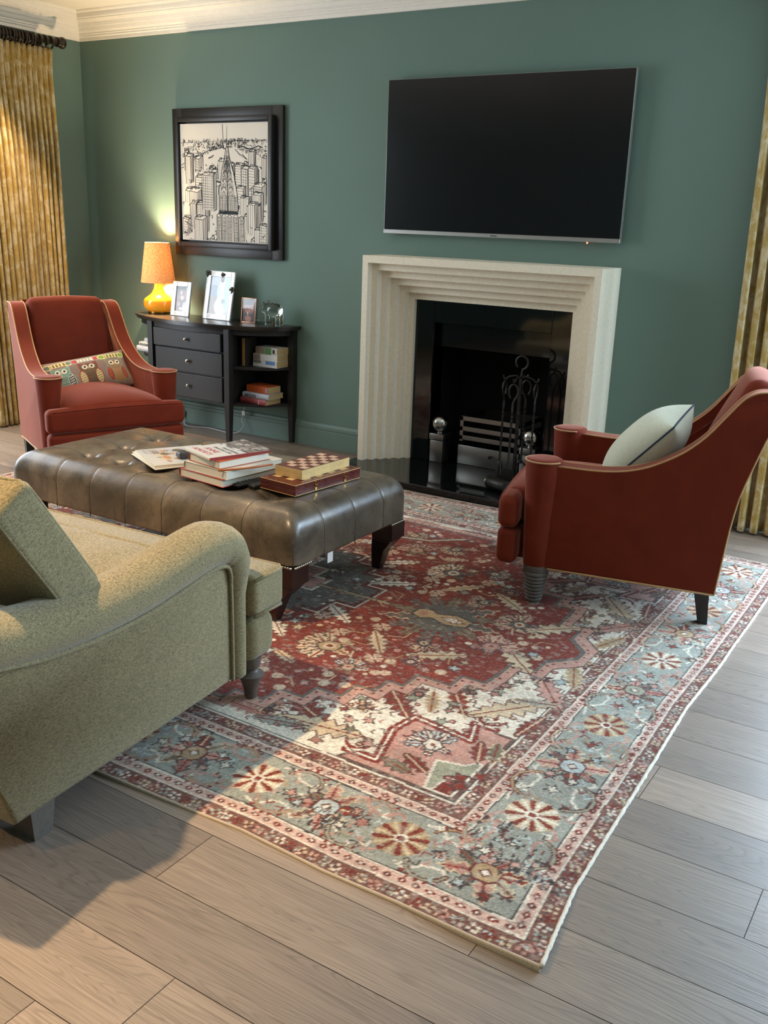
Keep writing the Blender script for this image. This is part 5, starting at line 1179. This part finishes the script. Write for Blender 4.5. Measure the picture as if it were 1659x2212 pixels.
# wooden game boxes
gx = thing('backgammon_box', 'carved dark red wooden games box with two brass clasps on the ottoman', 'games box', (-.352, -2.085, OT), R(-5.0))
W_, L_, H_ = .184, .390, .046
bm = B(); box(bm, -W_/2, W_/2, -L_/2, L_/2, 0, H_*.49, .0015, 1); box(bm, -W_/2, W_/2, -L_/2, L_/2, H_*.51, H_, .0015, 1); box(bm, -W_/2+.001, W_/2-.001, -L_/2+.001, L_/2-.001, .002, H_-.002); finish('case', bm, MT['rosewood'], gx, False)
bm = B()
for z in (.0015, H_-.0030): box(bm, -W_/2-.0006, W_/2+.0006, -L_/2-.0006, L_/2+.0006, z, z+.0022)
finish('inlay_edge', bm, MT['maple'], gx, False)
bm = B()
for z0 in (.006, H_*.54):
    n_ = 9
    for i in range(n_):
        y0 = -L_/2+.012+i*(L_-.024)/n_; y1 = y0+(L_-.024)/n_
        tube(bm, [(W_/2+.0002, y0+(y1-y0)*u, z0+.007+.006*math.sin(u*math.pi)*(1 if i % 2 else -1)+.003) for u in np.linspace(0, 1, 7)], .0012, 5)
    for i in range(5):
        x0 = -W_/2+.008+i*(W_-.016)/5; x1 = x0+(W_-.016)/5
        tube(bm, [(x0+(x1-x0)*u, -L_/2-.0002, z0+.007+.006*math.sin(u*math.pi)*(1 if i % 2 else -1)+.003) for u in np.linspace(0, 1, 7)], .0012, 5)
finish('carving', bm, MT['mahogany'], gx, angle=180)
for y in (-.078, .098):
    bm = B(); box(bm, W_/2, W_/2+.0025, y-.006, y+.006, H_*.50, H_*.86, .0008, 1); box(bm, W_/2, W_/2+.0025, y-.006, y+.006, H_*.1, H_*.40, .0008, 1); tube(bm, [(W_/2+.002, y-.005, H_*.36), (W_/2+.005, y-.004, H_*.6), (W_/2+.005, y+.004, H_*.6), (W_/2+.002, y+.005, H_*.36)], .0012, 5); finish('clasp', bm, MT['brass'], gx, angle=40)
bm = B()
for i in range(4):
    for j in range(8):
        if (i+j) % 2 == 0: box(bm, -W_/2+.024+i*.034, -W_/2+.058+i*.034, -L_/2+.043+j*.037, -L_/2+.080+j*.037, H_, H_+.0006)
finish('chequer_inlay', bm, MT['maple'], gx, False)
bm = B()
for j in range(11): lathe(bm, [(.0, H_), (.005, H_), (.005, H_+.0006), (.0, H_+.0006)], 8, (W_/2-.012, -L_/2+.02+j*.0345, 0))
for i in range(4): lathe(bm, [(.0, H_), (.005, H_), (.005, H_+.0006), (.0, H_+.0006)], 8, (-W_/2+.02+i*.042, -L_/2+.02, 0))
finish('stud_inlay', bm, MT['brass'], gx, False)
cx_ = thing('chess_box', 'folded maple chess box with chequered lid on the carved games box', 'chess box', (-.362, -2.062, OT+H_+.0008), R(-3.0))
W_, L_, H2 = .138, .300, .038
bm = B(); box(bm, -W_/2, W_/2, -L_/2, L_/2, 0, H2*.492, .001, 1); box(bm, -W_/2, W_/2, -L_/2, L_/2, H2*.508, H2, .001, 1); box(bm, -W_/2+.001, W_/2-.001, -L_/2+.001, L_/2-.001, .001, H2-.001); finish('case', bm, MT['maple'], cx_, False)
bm = B(); box(bm, -W_/2+.0008, W_/2-.0008, -L_/2+.0008, L_/2-.0008, H2, H2+.0006); finish('walnut_lid', bm, MT['walnut'], cx_, False)
bm = B(); sq_ = .031
for i in range(4):
    for j in range(8):
        if (i+j) % 2: box(bm, -2*sq_+i*sq_, -1*sq_+i*sq_, -4*sq_+j*sq_*1.0, -3*sq_+j*sq_, H2+.0006, H2+.0010)
finish('light_squares', bm, simple('birch_squares', (206, 168, 140), .45, .06, 24), cx_, False)

# ================================================================ FRAMED CITY DRAWING
pc = thing('framed_picture', 'ink drawing of a city with a tall spired tower in a wide black frame', 'picture', (-2.595, 0, 1.65))
def ring_frame(bm, x0, x1, z0, z1, w, ya, yb_, bev):
    for q in ((x0, x0+w, z0, z1), (x1-w, x1, z0, z1), (x0+w, x1-w, z0, z0+w), (x0+w, x1-w, z1-w, z1)): box(bm, q[0], q[1], ya, yb_, q[2], q[3], bev, 2)
bm = B(); ring_frame(bm, -.468, .468, -.466, .466, .085, -.030, -.004, .003); finish('outer_frame', bm, MT['frame_black'], pc, angle=30)
bm = B(); ring_frame(bm, -.412, .412, -.408, .408, .030, -.072, -.0305, .004); finish('inner_frame', bm, MT['frame_black'], pc, angle=30)
bm = B(); box(bm, -.383, .383, -.022, -.006, -.383, .383); finish('backing', bm, MT['black'], pc, False)
AX, AZ = .372, .367
bm = B(); box(bm, -AX, AX, -.058, -.0225, -AZ, AZ); finish('canvas', bm, MT['canvas'], pc, False)
def city():
    r = random.Random(12); bm = B(); lay = [0]
    J = lambda s=.003: r.uniform(-s, s)
    def P(u, v): return (-AX+.006+u*(2*AX-.012), -.0582-lay[0]*7e-6, -AZ+.004+v*(2*AZ-.008))
    def clip(p): return (min(1, max(0, p[0])), min(1, max(0, p[1])))
    def fill(pts): lay[0] += 1; bm.faces.new([bm.verts.new(P(*clip(p))) for p in pts]).material_index = 1
    def st(a, b, w=.0042, ink=True):
        w *= 1.2; b = (b[0]+J(.0035), b[1]+J(.0035)); a = (a[0]+J(.002), a[1]+J(.002))
        lay[0] += .06; a, b = clip(a), clip(b); dx, dy = b[0]-a[0], b[1]-a[1]; L_ = math.hypot(dx, dy)
        if L_ < 1e-4: return
        nx, ny = -dy/L_*w/2, dx/L_*w/2; w2 = r.uniform(.5, 1.3)
        bm.faces.new([bm.verts.new(P(*clip(q))) for q in ((a[0]+nx, a[1]+ny), (a[0]-nx, a[1]-ny), (b[0]-nx*w2, b[1]-ny*w2), (b[0]+nx*w2, b[1]+ny*w2))]).material_index = 0
    def pl_(pts, w=.0042):
        for a, b in zip(pts, pts[1:]): st(a, b, w)
        # far shore, skyline, bridges
    pl_([(0, .845), (.2, .85), (.4, .853)], .003); pl_([(.42, .855), (.75, .86), (1, .865)], .003)
    for _ in range(300):
        u = r.random(); far = r.random(); lo = .66+.12*u/.45 if u < .45 else (.80 if u < .62 else .80-.14*(u-.62)/.38)
        v = lo+(.855-lo)*far; h = r.uniform(.006, .028); w = r.uniform(.008, .03)*(1.3-far*.6)
        t = r.random()
        if t < .45: pl_([(u, v), (u, v+h), (u+w, v+h+J()), (u+w, v)], .0035)
        elif t < .8: st((u, v), (u+J(.01), v+h), r.uniform(.003, .007))
        else: st((u, v), (u+w, v+J(.008)), .006)
    for _ in range(60): u = r.random(); st((u, .85), (u+J(.004), .85+r.uniform(.005, .03)), .004)
    for (u0, u1) in ((.46, .60), (.68, .95)):
        pl_([(u0+(u1-u0)*k/8, .80+.012*math.sin(k*1.2)) for k in range(9)], .008)
    pl_([(0, .655), (.08, .69), (.2, .735), (.34, .775), (.5, .80)], .005); pl_([(.64, .79), (.70, .74), (.78, .70), (.72, .745)], .005)
    pl_([(.33, .715), (.36, .725), (.39, .74), (.37, .722), (.33, .708)], .006); pl_([(.5, 1), (.5, .86), (.51, .80)], .0045)
    def tower(u, v0, w, h, d, style):
        """box block: front face, side face and roof, hatched"""
        k = d*.55; a, b, c, e = (u, v0), (u+w, v0-d*.12), (u+w, v0+h-d*.12), (u, v0+h)
        b2, c2, t_ = (u+w+k, v0+d*.25), (u+w+k, v0+h+d*.25), (u+k, v0+h+d*.38)
        fill([a, b, c, e]); fill([b, b2, c2, c]); fill([e, c, c2, t_])
        pl_([a, e, c, b], .005); pl_([c, c2, b2], .005); pl_([e, t_, c2], .005)
        n_ = max(3, int(w/.018))
        if style != 2:
            for q in range(1, n_): x = u+w*q/n_; st((x+J(.001), v0-d*.12*q/n_), (x, v0+h*.98-d*.12*q/n_), r.uniform(.002, .004))
        if style != 0:
            for q in range(1, int(h/.022)): z = v0+h*q/int(h/.022); st((u, z), (u+w, z-d*.12), .0025)
        for q in range(1, 6):
            x = u+w+k*q/6; st((x, v0+d*.25*q/6), (x, v0+h+d*.25*q/6-.004), .0036)
        if r.random() < .7: x0 = u+w*.3; z0 = v0+h+d*.1; pl_([(x0, z0), (x0, z0+.02), (x0+w*.4, z0+.02), (x0+w*.4, z0)], .004)
        for _ in range(4): st((u+r.random()*(w+k), v0+h+d*.2), (u+r.random()*(w+k), v0+h+d*.2+J(.02)), .005)
    for v, n_, lo, hi in ((.60, 9, .05, .16), (.50, 9, .08, .2), (.40, 8, .08, .2), (.29, 8, .08, .2), (.18, 7, .08, .22), (.07, 7, .08, .2), (-.05, 7, .06, .16)):
        us = sorted(r.uniform(0, .95) for _ in range(n_))
        for u in us:
            if v > .52 and .34 < u < .66: continue
            tower(u, v+J(.035), r.uniform(.035, .095)*(1.25-v*.7), r.uniform(lo, hi)*(.8+.5*(u > .6 or u < .3)), r.uniform(.04, .10), r.choice((0, 1, 0, 2)))
        for _ in range(16): u = r.random(); z = v+r.uniform(0, .1); pl_([(u, z), (u+J(.02), z+J(.02)), (u+J(.03), z+J(.03))], .005)
    tower(.25, .27, .13, .30, .07, 1)
    # central art deco style tower
    fill([(.42, 0), (.40, .22), (.45, .26), (.45, .44), (.47, .50), (.49, .60), (.53, .74), (.54, .80), (.555, .80), (.57, .72), (.62, .58), (.64, .48), (.66, .42), (.67, .26), (.74, .20), (.76, 0)])
    ctr = .548
    pl_([(.45, .44), (.47, .50), (.485, .60), (.52, .72), (.54, .81)], .006); pl_([(.555, .81), (.575, .72), (.62, .60), (.645, .50), (.66, .42)], .006)
    pl_([(.45, .26), (.45, .44)], .006); pl_([(.66, .42), (.67, .26)], .006); pl_([(.54, .81), (ctr, .98)], .003); pl_([(ctr, .78), (.555, .26)], .007)
    for k, (v, hw) in enumerate(((.42, .085), (.49, .072), (.56, .058), (.625, .043), (.685, .03))):
        for s in (-1, 1):
            c0 = ctr+s*hw*.5
            for q in (1, .6): pl_([(c0+hw*.46*q*math.cos(R(a)), v-.05+.10*q*math.sin(R(a))) for a in range(0, 181, 20)], .0045)
            for a in range(20, 180, 40): st((c0+hw*.1*math.cos(R(a)), v-.03), (c0+hw*.42*math.cos(R(a)), v-.05+.09*math.sin(R(a))), .003)
    for s in (0, 1):
        x0, x1 = ((.45, .545), (.56, .668))[s]; n_ = 5
        for q in range(n_+1): x = x0+(x1-x0)*q/n_; st((x, .26), (x, .39), .005)
        for q in range(14): z = .265+q*.010; st((x0, z), (x1, z+J(.002)), .002)
    for q in range(60): st((.44+r.random()*.24, .235+r.random()*.03), (.44+r.random()*.24, .235+r.random()*.03), .007)
    for x0, x1 in ((.42, .47), (.48, .53), (.545, .60), (.62, .67), (.68, .74)):
        top = .22+J(.02); fill([(x0, 0), (x0, top), (x1, top), (x1, 0)]); pl_([(x0, 0), (x0, top), ((x0+x1)/2, top+.02), (x1, top), (x1, 0)], .006)
        for q in range(1, 4): st((x0+(x1-x0)*q/4, 0), (x0+(x1-x0)*q/4, top), .003)
        for q in range(20): st((x0+.006, q*.011), (x1-.006, q*.011), .003)
    pl_([(.016, .05), (.024, .07), (.028, .05), (.036, .075), (.04, .05), (.05, .06)], .004); pl_([(.03, .03), (.05, .035), (.06, .09)], .004)
    return bm
finish('ink_drawing', city(), [MT['ink'], MT['canvas']], pc, False)

# ================================================================ CURTAINS
def curtain(name, label, o, u, nrm, width, z0, z1, folds, seed, amp=.045, ring_n=0, squeeze=None):
    """hanging pleated cloth: u = direction along the pole, nrm = into the room"""
    t = thing(name, label, 'curtain', o, group=None); r = random.Random(seed); u, nv = Vector(u), Vector(nrm)
    ph = [r.uniform(-.35, .35) for _ in range(folds+2)]; am = [r.uniform(.7, 1.2) for _ in range(folds+2)]
    nx = folds*18; zs = [z1-(z1-z0)*k/70 for k in range(71)]; zs = sorted(set(zs+[z1-.10-i*.012 for i in range(8)]), reverse=True); bm = B(); grid = []
    def pt(s, z, off):
        q = s*folds; i = int(min(q, folds-1e-6)); h = (z1-z)
        ph_ = ph[i]*(1-(q-i))+ph[i+1]*(q-i); a_ = am[i]*(1-(q-i))+am[i+1]*(q-i)
        if h < .13:
            k = h/.13; d = amp*(.42*(1-k)+.16*k)*math.sin(2*math.pi*q*1.0)+amp*.30*(1-k*.5)*math.sin(2*math.pi*q*3)
        else:
            k = min(1, (h-.13)/.5); d = amp*(.16+.84*k)*a_*(2.1*abs(math.sin(math.pi*q+ph_*k*.8))**.75-1.1)+amp*.16*math.sin(2*math.pi*q*2.0+ph_*6+h*.4)*k+amp*.30*(1-k)*math.sin(2*math.pi*q*3)
        w = squeeze(h/(z1-z0)) if squeeze else (0, 1)
        return u*(width*(w[0]+(w[1]-w[0])*s)+.010*math.sin(2*math.pi*q*2+ph_)*min(1, h))+nv*(d+off)+Vector((0, 0, z))
    for off in (0, -.004):
        grid.append([[bm.verts.new(pt(i/nx, z, off)) for i in range(nx+1)] for z in zs])
    for gI, g_ in enumerate(grid):
        for a in range(len(zs)-1):
            for b in range(nx): bm.faces.new((g_[a][b], g_[a][b+1], g_[a+1][b+1], g_[a+1][b]))
    for a in range(len(zs)-1):
        for b in (0, nx): bm.faces.new((grid[0][a][b], grid[0][a+1][b], grid[1][a+1][b], grid[1][a][b]))
    for b in range(nx):
        for a in (0, len(zs)-1): bm.faces.new((grid[0][a][b], grid[0][a][b+1], grid[1][a][b+1], grid[1][a][b]))
    finish('cloth', bm, MT['curtain'], t, angle=180); return t
PX, PZ = -3.845, 2.525
cl = curtain('curtain', 'gold patterned curtain on dark rings in the left corner', (PX, -.355, 0), (0, -1, 0), (1, 0, 0), .72,   .012, PZ-.050, 17, 3, .040, squeeze=lambda h: (-.01-.03*h, 1-.10*h))
cr = curtain('curtain', 'gold patterned curtain at the right edge behind the velvet armchair', (.775, -.125, 0), (1, 0, 0), (0, -1, 0), .56, .012, PZ-.050, 9, 9, .050, squeeze=lambda h: (-.06+.06*h, 1))
def pole(label, o, ax, L_, f0, f1):
    t = thing('curtain_pole', label, 'curtain pole', o); bm = B(); d = Vector(ax)
    tube(bm, [(0, 0, 0), tuple(d*L_)], .021, 20); finish('rod', bm, MT['bronze'], t, angle=40)
    a = 'y' if abs(d.y) > .5 else 'x'; s = d.y if a == 'y' else d.x
    prof = [(.021, .012), (.030, .008), (.031, .002), (.024, -.004), (.026, -.010), (.035, -.022), (.038, -.034), (.037, -.044), (.031, -.052), (.020, -.056), (.0, -.057)]
    if f0: bm = B(); lathe(bm, [(r_, z*s) for r_, z in prof], 28, axis=a); finish('finial', bm, MT['bronze'], t)
    if f1: bm = B(); lathe(bm, [(r_, s*L_-z*s) for r_, z in prof], 28, axis=a); finish('finial', bm, MT['bronze'], t)
    nrm = Vector((1, 0, 0)) if a == 'y' else Vector((0, -1, 0))
    for q in (.09, L_-.09):
        bm = B(); tube(bm, [tuple(d*q-nrm*.11), tuple(d*q-nrm*.02)], .011, 12); tube(bm, [tuple(d*q-nrm*.1145), tuple(d*q-nrm*.104)], .032, 20); finish('bracket', bm, MT['bronze'], t)
    return t
pole('dark turned curtain pole with a knob finial in the left corner', (PX, -.290, PZ), (0, -1, 0), 3.9, True, True)
pole('dark curtain pole above the garden door on the right', (.70, -.125, PZ), (1, 0, 0), 2.6, True, True)
def rings(par, pts, axis):
    me = None
    for p in pts:
        if me is None:
            bm = B(); tube(bm, [((0, .0365*math.cos(a), .0365*math.sin(a)) if axis == 'x' else (.0365*math.cos(a), 0, .0365*math.sin(a))) for a in [2*math.pi*k/28 for k in range(28)]], .0068, 8, True); o = finish('ring', bm, MT['bronze'], par, angle=180); me = o.data
        else: o = bpy.data.objects.new('ring', me); link(o, par)
        o.location = p; o.rotation_euler = (0, 0, R(rnd.uniform(-8, 8)))
yy = [-.0, -.045, -.09]+[-.14-.024*i for i in range(24)]
rings(cl, [(0, y+.0, PZ-.014) for y in yy], 'y'); rings(cr, [(x, 0, PZ-.014) for x in [.0+.033*i for i in range(17)]], 'x')

# ================================================================ pieces that belong to a part hang under that part
bpy.context.view_layer.update()
OWN = {'cushion_welt': 'seat_cushion', 'cushion_piping': 'seat_cushion', 'arm_piping': 'arm_panel', 'spine_lettering': 'cover', 'spine_label': 'cover', 'cover_lettering': 'front_cover', 'shade_carrier': 'shade', 'button': 'upholstery', 'seam': 'upholstery', 'nailhead_trim': 'leg', 'bow_ornament': 'frame', 'beading': 'frame', 'easel_back': 'backboard', 'end_cap': 'body', 'stud_inlay': 'case', 'chequer_inlay': 'case', 'carving': 'case', 'clasp': 'case', 'light_squares': 'walnut_lid', 'keys': 'case', 'knob': 'ash_pan'}
def centre(o): return sum((Vector(c) for c in o.bound_box), Vector())/8
for o in list(bpy.data.objects):
    base = o.name.split('.')[0]
    if o.parent and o.parent.type == 'EMPTY' and base in OWN:
        sib = [c for c in o.parent.children if c is not o and c.name.split('.')[0] == OWN[base]]
        if sib: o.parent = min(sib, key=lambda c: (centre(c)-centre(o)).length)
